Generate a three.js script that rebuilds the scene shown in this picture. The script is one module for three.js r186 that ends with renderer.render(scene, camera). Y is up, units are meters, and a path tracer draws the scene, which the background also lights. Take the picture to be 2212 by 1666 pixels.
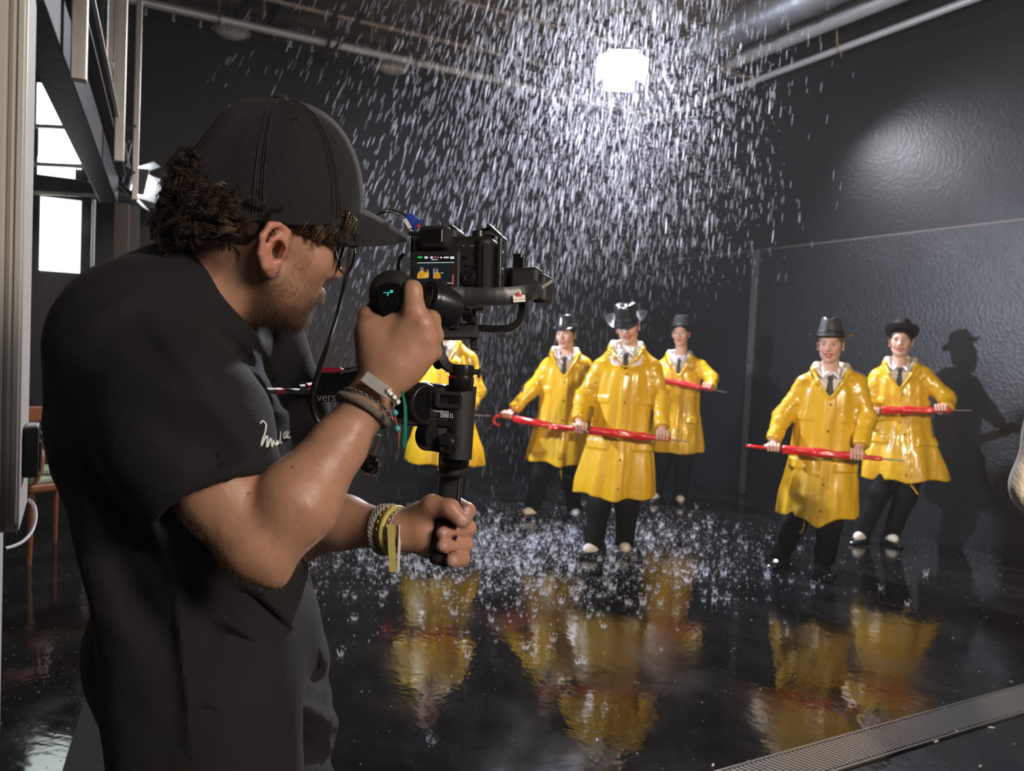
import * as THREE from 'three';
import { mergeGeometries, mergeVertices, toCreasedNormals } from 'three/addons/utils/BufferGeometryUtils.js';
import { RoundedBoxGeometry } from 'three/addons/geometries/RoundedBoxGeometry.js';
import { ImprovedNoise } from 'three/addons/math/ImprovedNoise.js';
import { RectAreaLightUniformsLib } from 'three/addons/lights/RectAreaLightUniformsLib.js';

// ---------------------------------------------------------------- camera, lights, exposure
const scene = new THREE.Scene();
scene.background = new THREE.Color(0x000000);
const renderer = new THREE.WebGLRenderer({ antialias: true });
renderer.toneMapping = THREE.LinearToneMapping;
renderer.toneMappingExposure = 1.0;
renderer.shadowMap.enabled = true;
RectAreaLightUniformsLib.init();

const FOCAL = 1726, RAD = Math.PI / 180;
const camera = new THREE.PerspectiveCamera(2 * Math.atan(833 / FOCAL) / RAD, 2212 / 1666, 0.05, 60);
camera.rotation.order = 'YXZ';
camera.position.set(0, 1.4, 0);
camera.rotation.set(-2.5 * RAD, -28.7 * RAD, 2.6 * RAD);
camera.focus = 1.05;
camera.userData.fStop = camera.getFocalLength() / 3.2;
camera.updateMatrixWorld(true);
scene.add(camera);
const EYE = camera.matrixWorld.clone(), EYE_INV = EYE.clone().invert();

// room bounds in metres: x along the far wall, z along the right wall
const ROOM = { left: -3.2, right: 6.2, back: -8, front: 6, top: 4.55 };
const LIGHTS = {
  lamp: { at: [4.44, 4.1, -6.26], aim: [2.5, 0.2, -3.0], power: 135, color: 0xf6f4ff },
  side: { at: [0.36, 2.40, -5.95], aim: [5.4, 1.35, -4.2], power: 55, color: 0xdfe9ff },
  fill: 31,
  front: { at: [0.55, 2.75, 1.5], aim: [4.6, 1.0, -4.4], power: 88, color: 0xffe6c4 },
};
function spot(name, d, angle, penumbra, radius) {
  const l = new THREE.SpotLight(d.color, d.power, 0, angle * RAD, penumbra, 2);
  l.name = name; l.position.set(...d.at); l.target.position.set(...d.aim);
  l.castShadow = true; l.shadow.mapSize.set(2048, 2048); l.shadow.radius = radius / 0.02; l.shadow.camera.far = 20; l.shadow.bias = -0.0005;
  scene.add(l, l.target);
  return l;
}
// ---------------------------------------------------------------- helpers
function rng(seed) { let a = seed >>> 0; return () => { a = (a + 0x6d2b79f5) | 0; let t = Math.imul(a ^ (a >>> 15), 1 | a); t = (t + Math.imul(t ^ (t >>> 7), 61 | t)) ^ t; return ((t ^ (t >>> 14)) >>> 0) / 4294967296; }; }
const V3 = (x, y, z) => new THREE.Vector3(x, y, z);
const perlin = new ImprovedNoise(), nz = (x, y, z) => perlin.noise(x, y, z);
const clamp = (x, a, b) => (x < a ? a : x > b ? b : x), mix = (a, b, t) => a + (b - a) * t, sstep = (a, b, x) => { const t = clamp((x - a) / (b - a), 0, 1); return t * t * (3 - 2 * t); };
const add = (a, b) => [a[0] + b[0], a[1] + b[1], a[2] + b[2]], sub = (a, b) => [a[0] - b[0], a[1] - b[1], a[2] - b[2]], mul = (a, s) => [a[0] * s, a[1] * s, a[2] * s];
const len = (a) => Math.hypot(a[0], a[1], a[2]), nrm = (a) => mul(a, 1 / (len(a) || 1)), lerp3 = (a, b, t) => [mix(a[0], b[0], t), mix(a[1], b[1], t), mix(a[2], b[2], t)];
const cross = (a, b) => [a[1] * b[2] - a[2] * b[1], a[2] * b[0] - a[0] * b[2], a[0] * b[1] - a[1] * b[0]], dot = (a, b) => a[0] * b[0] + a[1] * b[1] + a[2] * b[2];
// a point of the place from its bearing and distance; own() gives it in axes fixed to the photographer's stance
const own = (px, py, d) => [(px - 1106) / FOCAL * d, (833 - py) / FOCAL * d, -d];
const at = (px, py, d) => V3(...own(px, py, d)).applyMatrix4(EYE);
const used = {};
function numbered(name) { const n = used[name] = (used[name] ?? -1) + 1; return n ? `${name}_${String(n).padStart(3, '0')}` : name; }
function casting(o) { o.castShadow = o.receiveShadow = true; return o; }
function thing(name, label, category, pos = [0, 0, 0], turn = 0, group) {
  const o = new THREE.Group(); o.name = numbered(name); o.position.set(...pos); o.rotation.y = turn;
  o.userData = { label, category }; if (group) o.userData.group = group; scene.add(o); return o;
}
function part(name, geo, mat, parent, label) {
  const m = casting(new THREE.Mesh(geo, mat)); m.name = name; if (label) m.userData.label = label; (parent ?? scene).add(m); return m;
}
function tag(o, label, category, group) { o.name = numbered(o.name); o.userData = { label, category }; if (group) o.userData.group = group; return o; }
function struct(name, geo, mat, label, parent) { const m = part(name, geo, mat, parent, label); if (!parent) m.userData.kind = 'structure'; return m; }
const strip = (g) => { const n = g.index ? g.toNonIndexed() : g; for (const k of Object.keys(n.attributes)) if (!['position', 'normal', 'uv'].includes(k)) n.deleteAttribute(k); if (!n.attributes.uv) n.setAttribute('uv', new THREE.BufferAttribute(new Float32Array(n.attributes.position.count * 2), 2)); return n; };
const join = (list) => mergeGeometries(list.map(strip));
const box = (w, h, d, x = 0, y = 0, z = 0) => new THREE.BoxGeometry(w, h, d).translate(x, y, z);
const rbox = (w, h, d, r = 0.004, seg = 3) => new RoundedBoxGeometry(w, h, d, seg, Math.min(r, w / 2.01, h / 2.01, d / 2.01));
const cyl = (r1, r2, h, n = 32) => new THREE.CylinderGeometry(r1, r2, h, n);
const UPY = V3(0, 1, 0);
// a cylinder, box or any y-axis geometry laid from point a to point b
function along(geo, a, b) { const A = V3(...a), B = V3(...b), q = new THREE.Quaternion().setFromUnitVectors(UPY, B.clone().sub(A).normalize()); return geo.applyMatrix4(new THREE.Matrix4().compose(A.add(B).multiplyScalar(0.5), q, V3(1, 1, 1))); }
const rod = (a, b, r, n = 16, r2 = r) => along(cyl(r2, r, len(sub(b, a)), n), a, b);
const tube = (pts, r, seg = 48, n = 8, closed = false) => new THREE.TubeGeometry(new THREE.CatmullRomCurve3(pts.map((p) => (p.isVector3 ? p : V3(...p))), closed, 'centripetal'), seg, r, n, closed);
// frame: x axis, y axis (made perpendicular), origin
function frame(o, x, y) { const X = nrm(x), Z = nrm(cross(X, y)), Y = cross(Z, X); return new THREE.Matrix4().makeBasis(V3(...X), V3(...Y), V3(...Z)).setPosition(...o); }
function lathe(profile, n = 48) { return new THREE.LatheGeometry(profile.map(([r, y]) => new THREE.Vector2(r, y)), n); }
function uvBox(g, s = 1) { // uv in metres from the largest side of the normal
  const n = g.index ? g.toNonIndexed() : g, p = n.attributes.position; if (!n.attributes.normal) n.computeVertexNormals(); const m = n.attributes.normal, uv = new Float32Array(p.count * 2);
  for (let i = 0; i < p.count; i++) { const ax = Math.abs(m.getX(i)), ay = Math.abs(m.getY(i)), az = Math.abs(m.getZ(i)); const [u, v] = ax > ay && ax > az ? [p.getZ(i), p.getY(i)] : ay > az ? [p.getX(i), p.getZ(i)] : [p.getX(i), p.getY(i)]; uv[2 * i] = u * s; uv[2 * i + 1] = v * s; }
  n.setAttribute('uv', new THREE.BufferAttribute(uv, 2)); return n;
}
// ---- textures
function dataTex(n, fn, srgb = false, m = n) { // fn(u, v) -> [r, g, b] 0..1, tiling
  const a = new Uint8Array(n * m * 4); for (let j = 0; j < m; j++) for (let i = 0; i < n; i++) { const c = fn(i / n, j / m), o = (j * n + i) * 4; for (let k = 0; k < 3; k++) a[o + k] = clamp(Array.isArray(c) ? c[k] : c, 0, 1) * 255; a[o + 3] = 255; }
  const t = new THREE.DataTexture(a, n, m, THREE.RGBAFormat); t.wrapS = t.wrapT = THREE.RepeatWrapping; t.magFilter = THREE.LinearFilter; t.minFilter = THREE.LinearMipmapLinearFilter; t.generateMipmaps = true; if (srgb) t.colorSpace = THREE.SRGBColorSpace; t.needsUpdate = true; return t;
}
function tileNoise(u, v, f, seed = 0) { // periodic noise: a torus in 4-D cut down to two perlin planes
  const a = u * Math.PI * 2, b = v * Math.PI * 2, r = f / (Math.PI * 2); return 0.5 * (nz(Math.cos(a) * r + seed, Math.sin(a) * r, Math.cos(b) * r + seed * 1.7) + nz(Math.sin(b) * r + seed * 2.3, Math.cos(a) * r + 9.1, Math.sin(a) * r + Math.cos(b) * r));
}
const fbm = (u, v, f, o, seed = 0) => { let s = 0, a = 1, t = 0; for (let i = 0; i < o; i++, a *= 0.5, f *= 2) { s += a * tileNoise(u, v, f, seed + i * 3.1); t += a; } return s / t; };
const rep = (t, x, y = x) => { const c = t.clone(); c.repeat.set(x, y); c.needsUpdate = true; return c; };
const M = (o) => new THREE.MeshPhysicalMaterial(o);
const rgb = (r, g, b) => new THREE.Color().setRGB(r, g, b);

// ---- signed distance fields, meshed by surface nets
const smin = (a, b, k) => { const h = Math.max(k - Math.abs(a - b), 0) / k; return Math.min(a, b) - h * h * k * 0.25; };
const smax = (a, b, k) => -smin(-a, -b, k);
function cap(a, b, ra, rb = ra) { const bx = b[0] - a[0], by = b[1] - a[1], bz = b[2] - a[2], q = 1 / (bx * bx + by * by + bz * bz || 1e-9); return (x, y, z) => { x -= a[0]; y -= a[1]; z -= a[2]; const t = clamp((x * bx + y * by + z * bz) * q, 0, 1); return Math.hypot(x - bx * t, y - by * t, z - bz * t) - (ra + (rb - ra) * t); }; }
const ball = (c, r) => (x, y, z) => Math.hypot(x - c[0], y - c[1], z - c[2]) - r;
function ell(c, r, q) { // q: optional Quaternion of the ellipsoid
  const e = q ? new THREE.Matrix4().makeRotationFromQuaternion(q.clone().invert()).elements : null, [rx, ry, rz] = r;
  return (x, y, z) => { x -= c[0]; y -= c[1]; z -= c[2]; if (e) { const X = e[0] * x + e[4] * y + e[8] * z, Y = e[1] * x + e[5] * y + e[9] * z; z = e[2] * x + e[6] * y + e[10] * z; x = X; y = Y; } const a = Math.hypot(x / rx, y / ry, z / rz), b = Math.hypot(x / (rx * rx), y / (ry * ry), z / (rz * rz)); return b < 1e-9 ? -Math.min(rx, ry, rz) : a * (a - 1) / b; };
}
const chain = (pts, rs, k = 0.01) => { const f = []; for (let i = 0; i + 1 < pts.length; i++) f.push(cap(pts[i], pts[i + 1], rs[i], rs[i + 1])); return uni(k, ...f); };
const uni = (k, ...fs) => (fs.length === 1 ? fs[0] : (x, y, z) => { let d = fs[0](x, y, z); for (let i = 1; i < fs.length; i++) d = k > 0 ? smin(d, fs[i](x, y, z), k) : Math.min(d, fs[i](x, y, z)); return d; });
const cut = (k, f, g) => (x, y, z) => smax(f(x, y, z), -g(x, y, z), k);
function placed(f, m) { const e = m.clone().invert().elements; return (x, y, z) => f(e[0] * x + e[4] * y + e[8] * z + e[12], e[1] * x + e[5] * y + e[9] * z + e[13], e[2] * x + e[6] * y + e[10] * z + e[14]); }
function surf(f, lo, hi, h, { color, uv, slack = 1.25 } = {}) {
  const B = 5, nx = Math.ceil((hi[0] - lo[0]) / h / B) * B + 1, ny = Math.ceil((hi[1] - lo[1]) / h / B) * B + 1, nzz = Math.ceil((hi[2] - lo[2]) / h / B) * B + 1, sy = nx, sz = nx * ny;
  const val = new Float32Array(nx * ny * nzz).fill(NaN), reach = B * h * 0.866 * slack + h;
  for (let bz = 0; bz + B < nzz; bz += B) for (let by = 0; by + B < ny; by += B) for (let bx = 0; bx + B < nx; bx += B) {
    if (Math.abs(f(lo[0] + (bx + B / 2) * h, lo[1] + (by + B / 2) * h, lo[2] + (bz + B / 2) * h)) > reach) continue;
    for (let k = bz; k <= bz + B; k++) for (let j = by; j <= by + B; j++) for (let i = bx; i <= bx + B; i++) { const n = i + j * sy + k * sz; if (Number.isNaN(val[n])) val[n] = f(lo[0] + i * h, lo[1] + j * h, lo[2] + k * h); }
  }
  const pos = [], idx = [], id = new Int32Array(nx * ny * nzz).fill(-1), v = new Float64Array(8), off = [0, 1, sy, sy + 1, sz, sz + 1, sz + sy, sz + sy + 1], E = [[0, 1], [2, 3], [4, 5], [6, 7], [0, 2], [1, 3], [4, 6], [5, 7], [0, 4], [1, 5], [2, 6], [3, 7]];
  for (let k = 0; k + 1 < nzz; k++) for (let j = 0; j + 1 < ny; j++) for (let i = 0; i + 1 < nx; i++) {
    const n = i + j * sy + k * sz; let m = 0, bad = false; for (let c = 0; c < 8; c++) { v[c] = val[n + off[c]]; if (v[c] !== v[c]) { bad = true; break; } if (v[c] < 0) m |= 1 << c; }
    if (bad || m === 0 || m === 255) continue;
    let x = 0, y = 0, z = 0, t = 0;
    for (const [a, b] of E) { if ((v[a] < 0) === (v[b] < 0)) continue; const q = v[a] / (v[a] - v[b]); x += mix(a & 1, b & 1, q); y += mix((a >> 1) & 1, (b >> 1) & 1, q); z += mix(a >> 2, b >> 2, q); t++; }
    id[n] = pos.length / 3; pos.push(lo[0] + (i + x / t) * h, lo[1] + (j + y / t) * h, lo[2] + (k + z / t) * h);
  }
  const quad = (a, b, c, d, flip) => { if (a < 0 || b < 0 || c < 0 || d < 0) return; flip ? idx.push(a, c, b, a, d, c) : idx.push(a, b, c, a, c, d); };
  for (let k = 1; k + 1 < nzz; k++) for (let j = 1; j + 1 < ny; j++) for (let i = 1; i + 1 < nx; i++) {
    const n = i + j * sy + k * sz, s = val[n]; if (s !== s) continue; const a = s < 0;
    let q = val[n + 1]; if (q === q && (q < 0) !== a) quad(id[n - sy - sz], id[n - sz], id[n], id[n - sy], !a);
    q = val[n + sy]; if (q === q && (q < 0) !== a) quad(id[n - 1 - sz], id[n - 1], id[n], id[n - sz], !a);
    q = val[n + sz]; if (q === q && (q < 0) !== a) quad(id[n - 1 - sy], id[n - sy], id[n], id[n - 1], !a);
  }
  const g = new THREE.BufferGeometry(), P = new Float32Array(pos); g.setAttribute('position', new THREE.BufferAttribute(P, 3)); g.setIndex(idx);
  g.computeVertexNormals();
  const N = pos.length / 3;
  if (color) { const c = new Float32Array(N * 3); for (let i = 0; i < N; i++) c.set(color(P[3 * i], P[3 * i + 1], P[3 * i + 2]), 3 * i); g.setAttribute('color', new THREE.BufferAttribute(c, 3)); }
  const u = new Float32Array(N * 2), fuv = uv ?? ((x, y, z) => [x + 0.6 * z, y + 0.3 * z]); for (let i = 0; i < N; i++) u.set(fuv(P[3 * i], P[3 * i + 1], P[3 * i + 2]), 2 * i); g.setAttribute('uv', new THREE.BufferAttribute(u, 2));
  return g;
}
const floorPoint = (px, py) => { const d = at(px, py, 1).sub(camera.position), k = -camera.position.y / d.y; return camera.position.clone().addScaledVector(d, k); };
// ---------------------------------------------------------------- surfaces
const peel = dataTex(512, (u, v) => 0.5 + 0.55 * fbm(u, v, 26, 3, 2) + 0.25 * fbm(u, v, 90, 2, 7));
const patchy = dataTex(256, (u, v) => { const n = 0.5 + 0.5 * fbm(u, v, 5, 4, 11); return [n, n, n]; });
const ripple = dataTex(1024, (u, v) => 0.5 + 0.42 * fbm(u, v, 9, 2, 5) + 0.25 * fbm(u, v * 1, 34, 2, 8));
const wetRough = dataTex(512, (u, v) => { const n = clamp(0.22 + 0.9 * fbm(u, v, 6, 4, 21), 0.05, 0.6); return [n, n, n]; });
const floorTone = dataTex(512, (u, v) => { const n = 0.5 + 0.6 * fbm(u, v, 7, 4, 31) + 0.25 * fbm(u * 1, v, 60, 2, 33); return [n, n * 0.97, n * 0.95]; }, true);
const concrete = dataTex(512, (u, v) => { const n = 0.62 + 0.35 * fbm(u, v, 5, 5, 41); return [n, n * 0.97, n * 0.92]; }, true);
const brushed = dataTex(256, (u, v) => 0.5 + 0.5 * fbm(u * 1, 0.5, 80, 2, 51) + 0.1 * fbm(u, v, 8, 2, 52));
const MAT = {
  wall: M({ color: rgb(0.009, 0.0105, 0.0125), roughness: 0.36, bumpMap: rep(peel, 1.6), bumpScale: 0.0035, specularIntensity: 1 }),
  wallUp: M({ color: rgb(0.012, 0.013, 0.0145), roughness: 0.3, bumpMap: rep(peel, 1.6), bumpScale: 0.0016 }),
  wallBack: M({ color: rgb(0.0055, 0.007, 0.0105), roughness: 0.5, bumpMap: rep(peel, 1.4), bumpScale: 0.002 }),
  floor: M({ color: rgb(0.03, 0.03, 0.032), map: rep(floorTone, 0.5), roughness: 0.4, roughnessMap: rep(wetRough, 0.35), bumpMap: rep(ripple, 0.9), bumpScale: 0.0016, clearcoat: 0.0 }),
  ceiling: M({ color: rgb(0.47, 0.44, 0.39), map: rep(concrete, 0.4), roughness: 0.9, bumpMap: rep(patchy, 1), bumpScale: 0.004 }),
  rawWall: M({ color: rgb(0.26, 0.245, 0.22), map: rep(concrete, 0.6), roughness: 0.9 }),
  plaster: M({ color: rgb(0.45, 0.43, 0.40), roughness: 0.85, bumpMap: rep(peel, 1), bumpScale: 0.001 }),
  whitePaint: M({ color: rgb(0.62, 0.60, 0.56), roughness: 0.5 }),
  cabinet: M({ color: rgb(0.66, 0.63, 0.58), roughness: 0.42, bumpMap: rep(peel, 6), bumpScale: 0.0002 }),
  cabinetSeal: M({ color: rgb(0.33, 0.30, 0.26), roughness: 0.55 }),
  blackSteel: M({ color: rgb(0.022, 0.024, 0.028), roughness: 0.42, metalness: 0.2, bumpMap: rep(patchy, 3), bumpScale: 0.001 }),
  darkFrame: M({ color: rgb(0.012, 0.012, 0.013), roughness: 0.4 }),
  steel: M({ color: rgb(0.50, 0.48, 0.44), metalness: 1, roughness: 0.36, bumpMap: rep(brushed, 8, 1), bumpScale: 0.0003 }),
  brownSteel: M({ color: rgb(0.10, 0.085, 0.08), metalness: 0.5, roughness: 0.5 }),
  pipeGrey: M({ color: rgb(0.58, 0.59, 0.60), roughness: 0.42, metalness: 0.25 }),
  pipeBrown: M({ color: rgb(0.30, 0.24, 0.19), roughness: 0.45, metalness: 0.4 }),
  duct: M({ color: rgb(0.34, 0.37, 0.40), metalness: 0.6, roughness: 0.38 }),
  brass: M({ color: rgb(0.55, 0.42, 0.2), metalness: 0.8, roughness: 0.4 }),
  glassTint: M({ color: rgb(0.55, 0.68, 0.68), transmission: 1, roughness: 0.03, thickness: 0, ior: 1.5 }),
  whitePlastic: M({ color: rgb(0.7, 0.69, 0.66), roughness: 0.4 }),
  blackPlastic: M({ color: rgb(0.014, 0.014, 0.015), roughness: 0.42 }),
  fixture: M({ color: rgb(0.05, 0.05, 0.052), roughness: 0.5, metalness: 0.3 }),
  aluminium: M({ color: rgb(0.75, 0.75, 0.75), roughness: 0.35, metalness: 0.7 }),
  windowGlow: M({ color: rgb(0.8, 0.85, 0.83), roughness: 0.5, emissive: rgb(0.92, 1.0, 0.97), emissiveIntensity: 2.6 }),
  lampGlow: M({ color: rgb(1, 1, 1), roughness: 0.4, emissive: rgb(0.97, 0.97, 1.0), emissiveIntensity: 14 }),
  sideGlow: M({ color: rgb(1, 1, 1), roughness: 0.4, emissive: rgb(0.78, 0.88, 1.0), emissiveIntensity: 9 }),
};
const W = 0.2;
{ // ---- the room
  const { left: l, right: r, back: b, front: f, top: t } = ROOM, dx = r - l, dz = f - b, cx = (l + r) / 2, cz = (b + f) / 2;
  struct('floor', uvBox(box(dx + 2 * W, W, dz + 2 * W, cx, -W / 2, cz)), MAT.floor, 'wet black floor of the rain stage mirroring the dancers');
  struct('ceiling', uvBox(box(dx + 2 * W, W, dz + 2 * W, cx, t + W / 2, cz)), MAT.ceiling, 'bare grey concrete ceiling above the pipes');
  const rw = struct('wall_right', uvBox(box(W, 2.55, dz, r + W / 2, 1.275, cz)), MAT.wall, 'black painted wall with coarse roller texture');
  struct('upper_panel', uvBox(box(W, t - 2.565, dz, r + 0.004 + W / 2, (t + 2.565) / 2, cz)), MAT.wallUp, 'smoother black upper half of the wall', rw);
  struct('joint_strip', box(0.012, 0.014, dz, r + 0.012, 2.558, cz), MAT.brownSteel, 'thin joint line between the wall panels', rw);
  struct('wall_back', uvBox(box(dx + 2 * W, 4.24, W, cx, 2.12, b - W / 2)), MAT.wallBack, 'dark blue black far wall behind the rain');
  struct('trim_1', uvBox(box(dx + 2 * W, t - 4.24, W, cx, (t + 4.24) / 2, b - W / 2)), MAT.rawWall, 'unpainted strip of wall under the ceiling');
  struct('wall_left', uvBox(box(W, t, dz, l - W / 2, t / 2, cz)), MAT.wallBack, 'dark wall beyond the glazed gallery');
  struct('wall_front', uvBox(box(dx + 2 * W, t, W, cx, t / 2, f + W / 2)), MAT.plaster, 'plain wall behind the photographer');
}
// wedge-shaped bays and beams where the black paint stops short of the ceiling
{
  const g = [];
  for (const x of [-1.6, 1.6]) g.push(uvBox(box(0.16, 0.24, 13.6, x, ROOM.top - 0.12, -1)));
  g.forEach((q, i) => { const m = struct('trim_' + (i + 2), q, MAT.rawWall, 'concrete ceiling beam'); });
}
{ // ---- pipes under the ceiling
  const p = thing('sprinkler_pipe', 'long white sprinkler pipe with small nozzles along the far wall', 'pipe');
  part('pipe', rod([-0.6, 4.19, -7.6], [6.15, 4.23, -7.6], 0.036, 20), MAT.pipeGrey, p);
  for (const px of [318, 388, 458, 521, 709, 766, 824, 879, 960, 1040, 1120]) {
    const x = 0.41 + (px - 300) / 1029 * 3.2 + Math.max(0, px - 700) / 629 * 1.72 * ((px - 700) / 629);
    part('nozzle', join([cyl(0.009, 0.007, 0.06, 8).translate(x, 4.12, -7.6), cyl(0.014, 0.014, 0.012, 10).translate(x, 4.1, -7.6)]), MAT.pipeGrey, p);
  }
  for (const x of [1.05, 2.9, 5.2]) part('pipe_clamp', join([cyl(0.05, 0.05, 0.03, 16).rotateZ(Math.PI / 2).translate(x, 4.2, -7.6), box(0.012, 0.34, 0.012, x, 4.38, -7.6)]), MAT.pipeBrown, p);
  const q = thing('ceiling_pipe', 'thin brown pipe nearest the white sprinkler pipe', 'pipe');
  part('pipe', rod([-0.6, 4.28, -7.15], [6.1, 4.32, -7.15], 0.024, 16), MAT.pipeBrown, q);
  for (const x of [1.35, 2.3, 2.85, 4.4]) part('hanger', rod([x, 4.13, -7.15], [x, 4.5, -7.15], 0.012, 8), MAT.pipeBrown, q);
  const q2 = thing('ceiling_pipe', 'faint brown pipe crossing the ceiling above the rain', 'pipe');
  part('pipe', rod([-0.6, 4.27, -6.25], [6.1, 4.33, -6.25], 0.02, 12), MAT.pipeBrown, q2);
  for (const x of [2.3, 3.6]) part('hanger', rod([x, 4.28, -6.25], [x, 4.55, -6.25], 0.01, 8), MAT.pipeBrown, q2);
  const q3 = thing('roof_brace', 'dark V shaped steel brace under the ceiling', 'brace');
  part('strut', rod([1.9, 4.5, -6.6], [1.98, 4.05, -7.5], 0.018, 8), MAT.brownSteel, q3);
  part('strut', rod([2.3, 4.5, -6.7], [2.02, 4.06, -7.5], 0.018, 8), MAT.brownSteel, q3);
  part('strut', rod([1.55, 4.52, -6.5], [1.2, 4.3, -7.8], 0.022, 8), MAT.brownSteel, q3);
  const w1 = thing('wall_pipe', 'thin grey pipe along the top of the right wall', 'pipe');
  part('pipe', rod([6.0, 4.24, -7.9], [6.0, 4.29, 3], 0.032, 20), MAT.pipeGrey, w1);
  for (const z of [-5.09, -2.4, 0.5]) part('hanger', join([rod([5.97, 4.26, z], [5.93, 4.55, z], 0.009, 8), new THREE.TorusGeometry(0.036, 0.008, 8, 20).translate(6.0, 4.258, z)]), MAT.brass, w1);
  const w2 = thing('wall_pipe', 'thick pale grey pipe beside the spiral duct', 'pipe');
  part('pipe', rod([5.75, 4.42, -7.9], [5.75, 4.38, 3], 0.075, 24), MAT.pipeGrey, w2);
  for (const z of [-6.6, -4.2, -1.5]) part('hanger', rod([5.75, 4.45, z], [5.75, 4.56, z], 0.012, 8), MAT.pipeBrown, w2);
  const d = thing('spiral_duct', 'ribbed spiral ventilation duct under the ceiling', 'duct');
  const prof = []; for (let i = 0; i <= 176; i++) { const k = i % 8; prof.push([0.155 + (k === 4 ? 0.012 : 0), i * 0.06 - 4.7]); }
  part('duct_body', lathe(prof, 36).rotateX(Math.PI / 2).translate(5.15, 4.37, -2.6), MAT.duct, d);
  for (const z of [-5.6, -2.8]) part('strap', new THREE.TorusGeometry(0.163, 0.012, 8, 40).translate(5.15, 4.37, z), MAT.pipeBrown, d);
  for (const [px, py, l] of [[500, 62, 'white dome lamp on the far wall, left of the pair'], [848, 140, 'white dome lamp on the far wall, right of the pair']]) {
    const c = at(px, py, 1), o = c.clone().sub(camera.position), k = (ROOM.back + 0.06 - camera.position.z) / o.z, P = camera.position.clone().addScaledVector(o, k);
    const t = thing('dome_lamp', l, 'lamp', [P.x, P.y, P.z + 0.0], 0, 'unlit dome lamps');
    part('diffuser', new THREE.SphereGeometry(0.17, 28, 12, 0, 6.29, 0, 1.25).rotateX(Math.PI).scale(1, 0.55, 0.9), MAT.whitePlastic, t); part('mount', cyl(0.175, 0.175, 0.03, 28).translate(0, -0.02, 0), MAT.whitePlastic, t);
    part('bracket', box(0.06, 0.34, 0.04, 0, 0.15, -0.03), MAT.rawWall, t);
  }
}
// ---- conduit on the right wall
{
  const t = thing('wall_conduit', 'square grey cable duct standing upright on the right wall', 'cable duct', [6.2, 0, -6.12]);
  part('duct_cover', rbox(0.05, 2.55, 0.085, 0.006).translate(-0.026, 1.285, 0), M({ color: rgb(0.05, 0.05, 0.052), roughness: 0.45 }), t);
  for (const y of [0.5, 1.4, 2.3]) part('clip', rbox(0.056, 0.02, 0.1, 0.003).translate(-0.028, y, 0), MAT.fixture, t);
}
// ---- lamps
function lampHead(name, label, d, w, h, glow, mount) {
  const A = V3(...d.at), dir = V3(...d.aim).sub(A).normalize(), t = thing(name, label, 'lamp', d.at);
  const m = new THREE.Matrix4().lookAt(V3(0, 0, 0), dir.clone().negate(), V3(0, 1, 0)), put = (n, g, k) => part(n, g.applyMatrix4(m), k, t); // local +z looks along the beam
  put('housing', rbox(w * 0.9, h * 0.95, 0.2, 0.03).translate(0, 0, -0.13), MAT.fixture);
  put('lens', rbox(w * 0.82, h * 0.84, 0.02, 0.05, 4).translate(0, 0, -0.02), glow);
  for (const s of [-1, 1]) { put('barn_door', rbox(0.006, h * 0.86, 0.13, 0.003).translate(0, 0, 0.065).rotateY(s * 0.62).translate(s * w * 0.45, 0, -0.02), MAT.aluminium); put('barn_door', rbox(w * 0.8, 0.006, 0.11, 0.003).translate(0, 0, 0.055).rotateX(-s * 0.6).translate(0, s * h * 0.47, -0.02), MAT.aluminium); }
  for (let i = 0; i < 5; i++) put('cooling_fin', box(w * 0.8, h * 0.8, 0.006, 0, 0, -0.24 - i * 0.014), MAT.fixture);
  for (const s of [-1, 1]) put('yoke_arm', rbox(0.012, 0.26, 0.03, 0.004).translate(s * w * 0.48, 0.11, -0.12), MAT.fixture);
  put('yoke_arm', rbox(w * 0.98, 0.012, 0.03, 0.004).translate(0, 0.245, -0.12), MAT.fixture);
  const base = V3(0, 0.245, -0.12).applyMatrix4(m);
  part('clamp', join([rod([base.x, base.y, base.z], [mount[0], mount[1], mount[2]], 0.012, 10)]), MAT.fixture, t);
  return { t, dir };
}
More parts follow.
